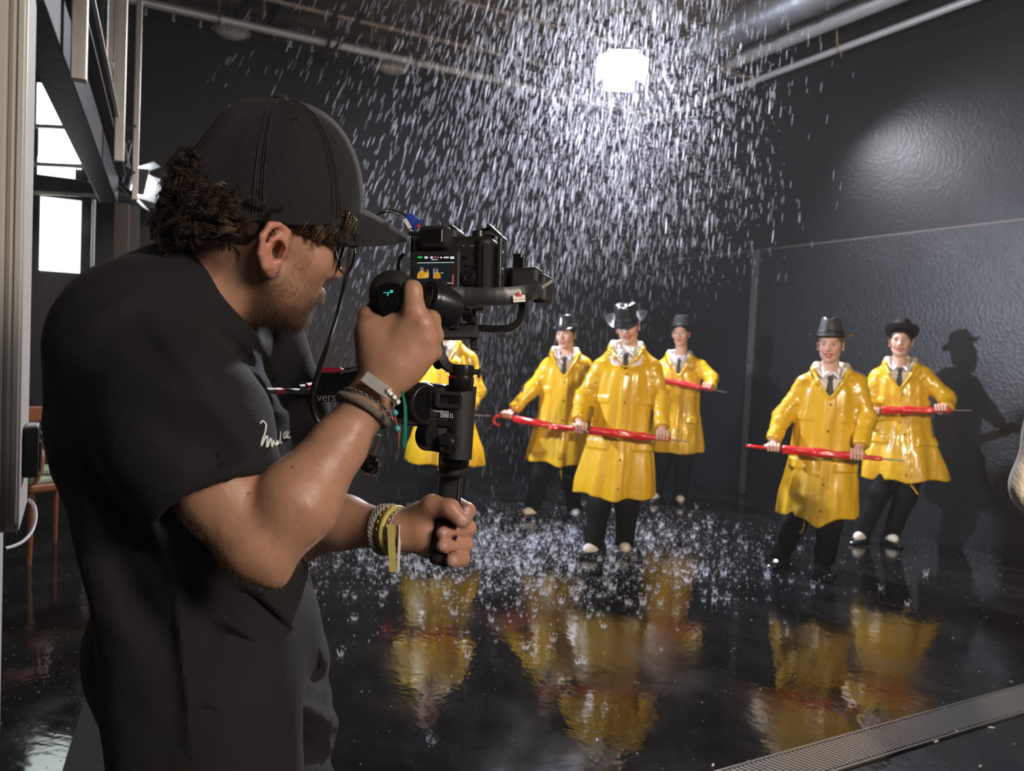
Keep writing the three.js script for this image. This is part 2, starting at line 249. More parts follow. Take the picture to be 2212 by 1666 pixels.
{
  const a = lampHead('stage_lamp', 'dazzling white studio lamp with barn doors above the rain', LIGHTS.lamp, 0.36, 0.3, MAT.lampGlow, [0, 0.45, -0.05]);
  const o = { ...LIGHTS.lamp, at: V3(...LIGHTS.lamp.at).addScaledVector(a.dir, 0.02).toArray() };
  spot('stage_lamp_beam', o, 78, 0.7, 0.13);
  const b = lampHead('side_lamp', 'bluish white spotlight glowing behind the gallery post', LIGHTS.side, 0.2, 0.2, MAT.sideGlow, [-0.12, -0.02, 0.1]);
  part('lens_bulb', new THREE.SphereGeometry(0.075, 28, 18).scale(1, 1, 0.7).translate(...b.dir.clone().multiplyScalar(0.02).toArray()), MAT.sideGlow, b.t);
  spot('side_lamp_beam', { ...LIGHTS.side, at: V3(...LIGHTS.side.at).addScaledVector(b.dir, 0.11).toArray() }, 48, 0.5, 0.07);
  const c = lampHead('front_lamp', 'warm studio floodlight behind the photographer', LIGHTS.front, 0.5, 0.5, MAT.lampGlow, [0, 1.75, 0]);
  spot('front_lamp_beam', { ...LIGHTS.front, at: V3(...LIGHTS.front.at).addScaledVector(c.dir, 0.02).toArray() }, 40, 0.9, 0.14);
  const p = thing('added_fill_panel', 'added soft fill panel on a stand, unseen behind the photographer', 'lamp', [1.5, 0, 2.0], 0.45); part('housing', rbox(1.0, 0.8, 0.12, 0.02).translate(0, 2.5, 0.07), MAT.fixture, p); part('fill_diffuser', rbox(0.96, 0.76, 0.01, 0.004).translate(0, 2.5, 0.005), M({ color: rgb(0.9, 0.9, 0.9), emissive: rgb(1, 0.93, 0.84), emissiveIntensity: 3 }), p); part('stand', rod([0, 0.02, 0.08], [0, 2.2, 0.08], 0.016, 12), MAT.fixture, p); part('stand_base', cyl(0.25, 0.27, 0.03, 32).translate(0, 0.015, 0.08), MAT.fixture, p);  // unseen fill panel, added to brighten the cabinet and the cameraman
  const ra = new THREE.RectAreaLight(0xffeeda, LIGHTS.fill, 0.96, 0.76); ra.name = 'added_fill_light'; ra.position.set(1.489, 2.5, 1.977); ra.lookAt(1.489 - 0.435, 2.5, 1.977 - 0.9004); scene.add(ra);  // area light of the added fill panel
}
// ---------------------------------------------------------------- left side: cabinet, gallery, windows, chair
{ // cream cabinet close to the photographer; its right-hand side recedes along the room
  const P = at(41, 1150, 1.75), x1 = P.x, zf = P.z, y0 = P.y, dep = 0.34, w = 0.9, h = 2.6;
  const t = thing('wall_cabinet', 'cream metal cabinet standing off the wall at the left edge', 'cabinet', [x1 - w / 2, 0, zf]);
  part('carcass', uvBox(rbox(w, h, dep, 0.006).translate(0, y0 + h / 2, -dep / 2)), MAT.cabinet, t);
  part('door_leaf', uvBox(rbox(w - 0.034, h - 0.02, 0.02, 0.005).translate(-0.017, y0 + h / 2, 0.012)), MAT.cabinet, t); part('door_seal', box(0.006, h - 0.02, 0.01, w / 2 - 0.03, y0 + h / 2, 0.004), MAT.cabinetSeal, t);
  part('hinge_strip', rbox(0.012, h - 0.04, 0.008, 0.003).translate(w / 2 - 0.012, y0 + h / 2, 0.006), MAT.cabinet, t);
  const l = part('latch', join([rbox(0.03, 0.115, 0.10, 0.004).translate(w / 2 + 0.016, y0 + 0.165, -0.12)]), MAT.blackPlastic, t); part('latch_slot', rbox(0.006, 0.07, 0.03, 0.002).translate(w / 2 + 0.032, y0 + 0.15, -0.13), MAT.darkFrame, l); part('latch_lip', rbox(0.022, 0.008, 0.08, 0.003).translate(w / 2 + 0.018, y0 + 0.222, -0.12), MAT.steel, l); part('latch_key', rbox(0.012, 0.012, 0.02, 0.004).translate(w / 2 + 0.036, y0 + 0.198, -0.15), MAT.steel, l);
  part('plinth', uvBox(box(w - 0.04, y0, dep - 0.04, -0.03, y0 / 2, -dep / 2 - 0.005)), MAT.whitePaint, t);
  const bp = t.position, q = (px, py, d) => at(px, py, d).sub(bp).toArray(); part('cable', tube([q(60, 1079, 1.98), q(72, 1090, 1.98), q(77, 1115, 1.96), q(70, 1145, 1.92), q(52, 1168, 1.86), q(30, 1180, 1.80), q(10, 1186, 1.76)], 0.0042, 50, 10), MAT.whitePlastic, t, 'white cable looping below the cabinet');
}
{ // gallery: steel edge beam running back along the left side, with glass balustrade
  const A = at(84, 88, 1.9), B = at(255, 403, 5.0), y = 2.29, dir = V3(B.x - A.x, 0, B.z - A.z).normalize(), out = V3(-dir.z, 0, dir.x); if (out.x < 0) out.negate();
  const a0 = V3(A.x, 0, A.z).addScaledVector(dir, -1.2), L = V3(B.x, 0, B.z).distanceTo(a0), t = thing('gallery', 'dark steel gallery edge with glass balustrade running back on the left', 'gallery', a0.toArray(), Math.atan2(-dir.z, dir.x)); // local x along the beam, +z outwards to the room
  const loc = (p) => t.worldToLocal(p.clone()); t.updateMatrixWorld(true);
  const so = Math.sign(loc(a0.clone().addScaledVector(out, 1)).z) || 1;
  part('edge_beam', uvBox(rbox(L, 0.17, 0.1, 0.004).translate(L / 2, y, -0.05 * so)), MAT.blackSteel, t);
  part('deck', uvBox(box(L, 0.05, 0.16, L / 2, y + 0.09, -0.08 * so)), MAT.blackSteel, t);
  part('flange', rbox(L, 0.012, 0.05, 0.003).translate(L / 2, y + 0.092, 0.02 * so), MAT.brownSteel, t); part('upper_rail', rbox(L, 0.045, 0.03, 0.004).translate(L / 2, y + 0.2, 0.035 * so), MAT.darkFrame, t); part('glazing_bead', rbox(L, 0.014, 0.014, 0.003).translate(L / 2, y + 0.145, 0.06 * so), MAT.steel, t);
  for (const [px, d, w] of [[170, 2.35, 0.042], [257, 3.85, 0.044], [291, 5.1, 0.036]]) {
    const pb = loc(at(px, [0, 175, 350, 432][[170, 257, 291].indexOf(px) + 1], d)), post = part('balustrade_post', uvBox(rbox(w, 1.25, w, 0.004).translate(pb.x, pb.y + 0.625, pb.z)), MAT.steel, t);
    for (const h of [0.13, 0.42]) part('post_clamp', rod([pb.x, y + h, 0.02 * so], [pb.x, y + h, pb.z], 0.02, 16), MAT.fixture, post);
  }
  const zg = loc(at(257, 350, 3.85)).z - 0.025 * so; for (let i = 0; i < 3; i++) part('glass_pane', rbox(L / 3 - 0.05, 1.05, 0.012, 0.002).translate(L * (i + 0.5) / 3, y + 0.72, zg), MAT.glassTint, t);
  const pe = loc(at(262, 520, 5.0)); part('support_post', uvBox(rbox(0.085, y - 0.085, 0.085, 0.004).translate(pe.x, (y - 0.085) / 2, pe.z)), MAT.brownSteel, t); part('post_flange', rbox(0.012, y - 0.09, 0.1, 0.002).translate(pe.x + 0.03, (y - 0.085) / 2, pe.z + 0.05 * so), MAT.brownSteel, t);
  part('lamp_bracket', rod(loc(at(284, 420, 5.1)).toArray(), loc(V3(...LIGHTS.side.at).add(V3(-0.145, -0.02, 0.12))).toArray(), 0.016, 10), MAT.fixture, t);
}
{ // lit windows beyond the gallery
  const z = -7.0, hitz = (px, py) => { const d = at(px, py, 1).sub(camera.position); return camera.position.clone().addScaledVector(d, (z - camera.position.z) / d.z); };
  const w = struct('window_1', uvBox(box(1.7, 3.6, 0.06, -0.75, 1.8, z - 0.09)), MAT.darkFrame, 'dark glazed partition with brightly lit panes');
  for (const [a, b, y0, y1] of [[78, 168, 190, 268], [82, 178, 277, 352], [80, 163, 347, 386], [84, 176, 421, 583]]) { const p = hitz(a, y1), q = hitz(b, y0); part('pane', rbox(q.x - p.x, q.y - p.y, 0.012, 0.004).translate((p.x + q.x) / 2, (p.y + q.y) / 2, z - 0.045), MAT.windowGlow, w, 'lit white window pane'); }
  for (const [y, h] of [[272, 9], [354, 9], [430 - 14, 9]]) { const p = hitz(70, y), q = hitz(248, y + 9); part('glazing_bar', along(rbox(0.03, p.distanceTo(q), 0.03, 0.004), p.toArray(), q.toArray()), MAT.steel, w); }
  { const p = hitz(84, 583), q = hitz(176, 421), l = new THREE.RectAreaLight(0xeafff6, 1.6, q.x - p.x, q.y - p.y); l.name = 'window_light'; l.position.set((p.x + q.x) / 2, (p.y + q.y) / 2, z - 0.03); l.lookAt((p.x + q.x) / 2, (p.y + q.y) / 2, z + 1); scene.add(l); }
  { const p = hitz(120, 404); part('transom', rbox(1.6, 0.16, 0.08, 0.01).translate(p.x, p.y, z - 0.04), MAT.darkFrame, w); }
  { const p = hitz(203, 432), q = hitz(197, 640); part('glazing_bar', rod([p.x, p.y, z + 0.02], [q.x, 0, z + 0.02], 0.013, 12), MAT.whitePlastic, w); }
}
{ // bentwood chair with a green seat, half hidden behind the cameraman
  const base = floorPoint(62, 1222), t = thing('chair', 'wooden chair with pale green seat behind the cameraman', 'chair', base.toArray(), 0.55);
  const wood = M({ color: rgb(0.26, 0.085, 0.032), roughness: 0.35, clearcoat: 0.4, clearcoatRoughness: 0.2, bumpMap: rep(brushed, 6, 1), bumpScale: 0.0004 }), seat = M({ color: rgb(0.36, 0.46, 0.30), roughness: 0.8 });
  const leg = (x, z, dx, dz) => part('leg', rod([x, 0, z], [x + dx, 0.46, z + dz], 0.014, 14, 0.021), wood, t);
  leg(0, 0, 0.02, -0.02); leg(0.42, 0, -0.02, -0.02); leg(0.02, -0.42, 0.02, 0.03); leg(0.40, -0.42, -0.02, 0.03);
  part('seat_frame', rbox(0.46, 0.055, 0.46, 0.02).translate(0.21, 0.455, -0.2), wood, t); part('seat', rbox(0.44, 0.05, 0.44, 0.022).translate(0.21, 0.5, -0.2), seat, t);
  part('arm_rest', tube([[0.0, 0.47, 0.0], [0.03, 0.52, 0.02], [0.06, 0.62, 0.01], [0.085, 0.74, -0.08], [0.07, 0.8, -0.24], [0.04, 0.82, -0.4]], 0.015, 50, 12), wood, t); part('arm_rest', tube([[0.42, 0.47, 0.0], [0.4, 0.55, 0.02], [0.38, 0.66, -0.02], [0.36, 0.76, -0.14], [0.38, 0.82, -0.4]], 0.015, 50, 12), wood, t);
  for (const x of [0.04, 0.38]) part('back_post', rod([x, 0.46, -0.4], [x, 0.9, -0.47], 0.016, 14), wood, t); part('backrest', rbox(0.38, 0.1, 0.022, 0.01).translate(0.21, 0.85, -0.465), wood, t);
}
// ---------------------------------------------------------------- people: shared builders
const fabricWave = dataTex(512, (u, v) => 0.5 + 0.5 * fbm(u, v, 7, 3, 61) + 0.18 * fbm(u, v, 30, 2, 62));
const skinFine = dataTex(512, (u, v) => 0.5 + 0.35 * fbm(u, v, 60, 3, 71) + 0.25 * fbm(u, v, 14, 2, 72));
const SKIN = [0.61, 0.375, 0.285], LIP = [0.42, 0.12, 0.11], BROW = [0.09, 0.055, 0.04];
const PM = {
  skin: M({ color: 0xffffff, vertexColors: true, roughness: 0.48, bumpMap: rep(skinFine, 9), bumpScale: 0.0004, sheen: 0.15, sheenColor: rgb(1, 0.7, 0.6), sheenRoughness: 0.6 }),
  coat: M({ color: rgb(0.72, 0.435, 0.007), roughness: 0.42, clearcoat: 0.75, clearcoatRoughness: 0.16, bumpMap: rep(fabricWave, 4), bumpScale: 0.003 }),
  lining: M({ color: rgb(0.66, 0.62, 0.53), roughness: 0.85 }),
  shirt: M({ color: rgb(0.74, 0.73, 0.76), roughness: 0.8 }),
  tie: M({ color: rgb(0.012, 0.013, 0.015), roughness: 0.5 }),
  trousers: M({ color: rgb(0.0045, 0.0045, 0.0055), specularIntensity: 0.35, roughness: 0.8 }),
  shoeBlack: M({ color: rgb(0.010, 0.010, 0.011), roughness: 0.18, clearcoat: 0.6, clearcoatRoughness: 0.1 }),
  shoeWhite: M({ color: rgb(0.72, 0.70, 0.66), roughness: 0.4 }),
  hatGloss: M({ color: rgb(0.022, 0.026, 0.031), roughness: 0.3, clearcoat: 0.6, clearcoatRoughness: 0.2 }),
  hatGrey: M({ color: rgb(0.045, 0.043, 0.046), roughness: 0.42, clearcoat: 0.3, clearcoatRoughness: 0.3 }),
  hatFelt: M({ color: rgb(0.010, 0.010, 0.011), roughness: 0.85 }),
  hairDark: M({ color: rgb(0.012, 0.009, 0.008), roughness: 0.45 }),
  hairFair: M({ color: rgb(0.13, 0.075, 0.03), roughness: 0.5 }),
  snap: M({ color: rgb(0.10, 0.07, 0.02), roughness: 0.4, metalness: 0.6 }),
  umbrella: M({ color: rgb(0.62, 0.008, 0.018), roughness: 0.38, clearcoat: 0.5, clearcoatRoughness: 0.2, bumpMap: rep(fabricWave, 3), bumpScale: 0.002 }),
  crook: M({ color: rgb(0.70, 0.02, 0.018), roughness: 0.22, clearcoat: 0.8, clearcoatRoughness: 0.08 }),
  ferrule: M({ color: rgb(0.12, 0.12, 0.13), roughness: 0.3, metalness: 0.8 }),
};
// the head: +z forward, +y up, origin between the ears; m = { smile, wide, jaw }
function headField(m = {}) {
  const s = m.smile ?? 0, j = m.jaw ?? 1, cx = 0.021 + 0.009 * s, cy = -0.058 + 0.009 * s, mz = 0.081 - 0.004 * s;
  const lipX = [-1, -0.72, -0.36, 0, 0.36, 0.72, 1], lipZ = (t) => mz + 0.007 - (0.013 - 0.003 * s) * t * t, open = 0.0105 * s;
  const lipU = chain(lipX.map((t) => [t * cx, mix(-0.0555 - 0.0012 * (1 - Math.abs(t)), cy, t * t), lipZ(t)]), [0.0028, 0.0042, 0.0052, 0.0047, 0.0052, 0.0042, 0.0028], 0.003);
  const lipL = chain(lipX.map((t) => [t * cx, mix(-0.0655 - open, cy, t * t), lipZ(t) - 0.001]), [0.0028, 0.0046, 0.0058, 0.0062, 0.0058, 0.0046, 0.0028], 0.003);
  const skull = uni(0.03, ell([0, 0.038, -0.012], [0.0735, 0.083, 0.093]), ell([0, -0.012, 0.026], [0.0615, 0.078, 0.06]), ell([0, -0.066, 0.031], [0.047 * j, 0.042, 0.046]));
  const soft = uni(0.018, skull, ball([0, -0.099, 0.061], 0.0165 * j), ball([0.043, -0.018 + 0.004 * s, 0.052], 0.021), ball([-0.043, -0.018 + 0.004 * s, 0.052], 0.021), cap([-0.034, 0.027, 0.068], [0.034, 0.027, 0.068], 0.0125), cap([0.05, -0.05, 0.005], [0.02, -0.09, 0.05], 0.014 * j), cap([-0.05, -0.05, 0.005], [-0.02, -0.09, 0.05], 0.014 * j));
  const nose = uni(0.006, cap([0, 0.016, 0.078], [0, -0.026, 0.1005], 0.0062, 0.0098), ball([0.0105, -0.031, 0.0905], 0.0075), ball([-0.0105, -0.031, 0.0905], 0.0075));
  const cheek = s > 0 ? uni(0.012, ball([0.036, -0.036, 0.063], 0.016), ball([-0.036, -0.036, 0.063], 0.016)) : null;
  const sock = uni(0, ell([0.031, 0.006, 0.094], [0.019, 0.012, 0.02]), ell([-0.031, 0.006, 0.094], [0.019, 0.012, 0.02]));
  const eyes = uni(0, ball([0.031, 0.005, 0.0675], 0.0132), ball([-0.031, 0.005, 0.0675], 0.0132));
  const ear = (sx) => { const q = new THREE.Quaternion().setFromEuler(new THREE.Euler(0.12, sx * 0.42, sx * -0.14)); return cut(0.006, uni(0.006, ell([sx * 0.079, -0.002, -0.012], [0.0075, 0.031, 0.0185], q), ball([sx * 0.0755, -0.026, -0.004], 0.0085)), ell([sx * 0.0865, 0.001, -0.007], [0.006, 0.020, 0.0105], q)); };
  const earFine = (sx) => { const P = (y, z, o) => [sx * (0.0765 + o * 0.85), y * 0.88 - 0.018, z * 0.88 - 0.010], rim = chain([P(0.010, 0.014, 0.001), P(0.026, 0.010, 0.004), P(0.034, -0.003, 0.0075), P(0.029, -0.017, 0.011), P(0.012, -0.024, 0.0135), P(-0.010, -0.020, 0.012), P(-0.024, -0.009, 0.008), P(-0.031, 0.003, 0.004)], [0.0034, 0.004, 0.0043, 0.0043, 0.0042, 0.0044, 0.0062, 0.0066], 0.003), plate = uni(0.008, ell(P(0.002, -0.004, 0.0005), [0.0068, 0.029, 0.018], new THREE.Quaternion().setFromEuler(new THREE.Euler(0, sx * 0.5, 0))), ell(P(-0.026, 0.002, 0.002), [0.0045, 0.012, 0.010])), anti = chain([P(0.022, 0.002, 0.0055), P(0.012, -0.009, 0.009), P(-0.002, -0.013, 0.010), P(-0.015, -0.006, 0.0075)], [0.003, 0.0036, 0.0036, 0.0036], 0.003), tragus = uni(0.004, ell(P(-0.002, 0.013, 0.004), [0.004, 0.007, 0.004]), ball(P(-0.014, 0.004, 0.005), 0.0038)), concha = ell(P(-0.001, 0.002, 0.006), [0.0085, 0.0125, 0.0085]); return (x, y, z) => { let d = smin(plate(x, y, z), rim(x, y, z), 0.004); d = smin(d, anti(x, y, z), 0.004); d = smax(d, -concha(x, y, z), 0.004); return smin(d, tragus(x, y, z), 0.003); }; };
  const ears = m.fineEar ? uni(0, earFine(1), earFine(-1)) : uni(0, ear(1), ear(-1)), neck = cap([0, -0.055, -0.018], [0, -0.185, -0.035], 0.047 * j + 0.003, 0.056 * j + 0.003);
  const mouth = s > 0 ? ell([0, -0.060 - open * 0.4, mz + 0.004], [cx * 0.9, 0.0035 + open * 0.5, 0.013]) : null;
  const teeth = s > 0 ? ell([0, -0.060 - open * 0.25, mz - 0.010], [cx * 0.95, 0.008 + open * 0.4, 0.0155]) : null;
  const f = (x, y, z) => {
    let d = smin(soft(x, y, z), nose(x, y, z), 0.014); if (cheek) d = smin(d, cheek(x, y, z), 0.016);
    d = smax(d, -sock(x, y, z), 0.014); d = smin(d, eyes(x, y, z), 0.003); d = smin(d, Math.min(lipU(x, y, z), lipL(x, y, z)), 0.006);
    if (mouth) { d = smax(d, -mouth(x, y, z), 0.003); d = Math.min(d, teeth(x, y, z)); }
    d = smin(d, ears(x, y, z), 0.010); return m.noNeck ? d : smin(d, neck(x, y, z), 0.026);
  };
  const color = (x, y, z) => {
    let c = SKIN; const ax = Math.abs(x);
    const blush = Math.exp(-((ax - 0.045) ** 2 + (y + 0.028) ** 2) / 0.0006) * sstep(0.02, 0.05, z) * (m.blush ?? 0.5); c = [c[0] * (1 - 0.02 * blush), c[1] * (1 - 0.25 * blush), c[2] * (1 - 0.22 * blush)];
    if (ears(x, y, z) < 0.002) c = [0.60, 0.31, 0.235];
    if (z > 0.03) {
      if (Math.min(lipU(x, y, z), lipL(x, y, z)) < 0.0016) c = m.lip ?? LIP; else if (teeth && teeth(x, y, z) < 0.0015 && ax < cx * 0.9 && z > mz - 0.012 && y > -0.075) c = [0.78, 0.74, 0.66];
      const by = 0.027 - 0.10 * (ax - 0.03) * (ax - 0.03) * 10 + 0.002; if (ax > 0.014 && ax < 0.052 && Math.abs(y - by) < 0.0036) c = m.brow ?? BROW;
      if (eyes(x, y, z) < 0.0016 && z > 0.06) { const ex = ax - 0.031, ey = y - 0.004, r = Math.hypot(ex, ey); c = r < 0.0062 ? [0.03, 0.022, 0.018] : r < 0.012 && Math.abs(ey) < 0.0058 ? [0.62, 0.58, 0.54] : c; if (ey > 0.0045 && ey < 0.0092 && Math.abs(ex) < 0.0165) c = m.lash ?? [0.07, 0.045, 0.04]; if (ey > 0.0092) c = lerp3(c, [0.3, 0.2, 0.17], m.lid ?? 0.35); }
    }
    return c;
  };
  return { f, color };
}
// a closed hand round a bar: bar along x, wrist up +y, knuckles toward +z; s = side of the thumb
function gripField(s, rb = 0.017, wrist = [0, 0.085, -0.02]) {
  const fs = [ell([0, 0.026, 0.001], [0.043, 0.03, 0.021]), cap([0, 0.035, -0.004], wrist, 0.028, 0.0265)], fingers = [];
  for (let i = 0; i < 4; i++) { const x = (-0.031 + 0.0205 * i) * s, l = [0.92, 1.05, 1, 0.82][i]; fingers.push(chain([[x, 0.03, 0.016], [x * 1.03, 0.018, rb + 0.017 * l], [x * 1.02, -0.008 * l, rb + 0.0145], [x * 0.98, -rb - 0.010, 0.004]], [0.0115, 0.0108, 0.0098, 0.0082], 0.004)); }
  const thumb = chain([[s * -0.036, 0.026, 0.0], [s * -0.052, 0.004, 0.018], [s * -0.036, -0.016, rb + 0.012]], [0.0135, 0.0118, 0.0095], 0.004);
  const palm = uni(0.02, ...fs); return (x, y, z) => { let d = palm(x, y, z); for (const q of fingers) d = smin(d, q(x, y, z), 0.0045); return smin(d, thumb(x, y, z), 0.007); };
}
const tinted = (g, c) => { const n = g.attributes.position.count, a = new Float32Array(n * 3); for (let i = 0; i < n; i++) a.set(c, i * 3); g.setAttribute('color', new THREE.BufferAttribute(a, 3)); return g; };
function joinSkin(list) { return mergeGeometries(list.map((g) => { for (const k of Object.keys(g.attributes)) if (!['position', 'normal', 'uv', 'color'].includes(k)) g.deleteAttribute(k); return g; })); }
// a hat, origin at the middle of its opening
function hatParts({ r = 0.098, h = 0.115, brim = 0.055, curl = 0.02, snap = 0.01, pinch = 0.2, crease = 0.03, taper = 0.9 }) {
  const prof = [[r * 0.97, 0.0], [r + brim * 0.5, -0.001], [r + brim, 0.0], [r + brim + 0.002, 0.003], [r + brim * 0.5, 0.004], [r + 0.004, 0.005]], n = 9;
  for (let i = 0; i <= n; i++) { const t = i / n; prof.push([r * mix(1, taper, t), 0.006 + h * t]); }
  const rt = r * taper; for (const [a, b] of [[0.96, 0.014], [0.86, 0.021], [0.6, 0.025], [0.3, 0.026], [0.001, 0.026]]) prof.push([rt * a, h + b]);
  const bend = (g) => { const p = g.attributes.position; for (let i = 0; i < p.count; i++) {
    let x = p.getX(i), y = p.getY(i), z = p.getZ(i); const R0 = Math.hypot(x, z), a = Math.atan2(x, z);
    if (R0 > r * 1.01 && y < 0.008) { const t = (R0 - r) / brim; y += curl * t * t * Math.sin(a) ** 2 + 0.35 * curl * t * t * Math.max(0, -Math.cos(a)) - snap * t * Math.max(0, Math.cos(a)); }
    else if (y > 0.006) { const t = clamp((y - 0.006) / h, 0, 1.3); x *= 1 - pinch * sstep(0.45, 1.1, t) * sstep(-0.02, r, z); if (t > 0.9) y -= crease * Math.exp(-(x * x) / 0.0009) * sstep(r * 1.3, r * 0.2, R0) ; y += 0.012 * t * (z / r) * 0.6; }
    p.setXYZ(i, x * 0.88, y, z * 1.1); } g.computeVertexNormals(); return g; };
  return { shell: bend(lathe(prof, 64)), band: bend(lathe([[r * 1.0 + 0.0015, 0.006], [r * 1.0 + 0.003, 0.010], [r * mix(1, taper, 0.24) + 0.003, 0.006 + h * 0.24], [r * mix(1, taper, 0.26), 0.006 + h * 0.26]], 64)) };
}
function umbrella(label, A, B, hook, opt = {}) { // A: start of the canopy's handle side in the world, B: tip; hook: direction the crook bends to
  const t = thing('umbrella', label, 'umbrella', A.toArray(), 0, 'red walking umbrellas'), X = B.clone().sub(A), L = X.length(); X.normalize();
  const m = frame([0, 0, 0], X.toArray(), hook), put = (n, g, k) => part(n, g.applyMatrix4(m), k, t);
  const r = 0.036, crook = [[0.17, 0, 0], [0.06, 0, 0], [0.0, 0, 0]]; for (let i = 1; i <= 9; i++) { const a = i / 9 * 3.5; crook.push([-r * Math.sin(a), r * (1 - Math.cos(a)), 0]); }
  put('handle', tube(crook, 0.0105, 40, 12), PM.crook); put('handle_cap', new THREE.SphereGeometry(0.0108, 14, 10).translate(...crook.at(-1)), PM.crook);
  const pr = [[0.004, 0], [0.018, 0.004]], N = 26, l0 = opt.from ?? 0.16, l1 = L - 0.14; for (let i = 0; i <= N; i++) { const q = i / N; pr.push([(0.0245 + 0.006 * Math.sin(q * 3.1)) * (1 - 0.55 * q * q) + 0.003 * Math.sin(q * 21), 0.01 + q * (l1 - l0)]); } pr.push([0.006, l1 - l0 + 0.014]);
  const g = lathe(pr, 48), p = g.attributes.position; for (let i = 0; i < p.count; i++) { const x = p.getX(i), y = p.getY(i), z = p.getZ(i), a = Math.atan2(z, x) + y * 5, k = 1 + 0.16 * Math.abs(Math.sin(a * 2)) - 0.08 + 0.10 * nz(x * 40, y * 14, z * 40 + (opt.seed ?? 0)) + (y < 0.02 ? 0.3 * Math.sin(a * 4) : 0); p.setXYZ(i, x * k, y, z * k); } g.computeVertexNormals();
  put('canopy', g.rotateZ(-Math.PI / 2).translate(l0, 0, 0), PM.umbrella);
  put('shaft', rod([0.1, 0, 0], [L - 0.1, 0, 0], 0.0045, 10), PM.ferrule); put('ferrule', rod([L - 0.15, 0, 0], [L, 0, 0], 0.006, 12, 0.004), PM.ferrule); put('strap', lathe([[0.028, 0], [0.031, 0.003], [0.031, 0.016], [0.028, 0.019]], 30).rotateZ(-Math.PI / 2).translate(l0 + (l1 - l0) * 0.32, 0, 0), PM.crook);
  return t;
}

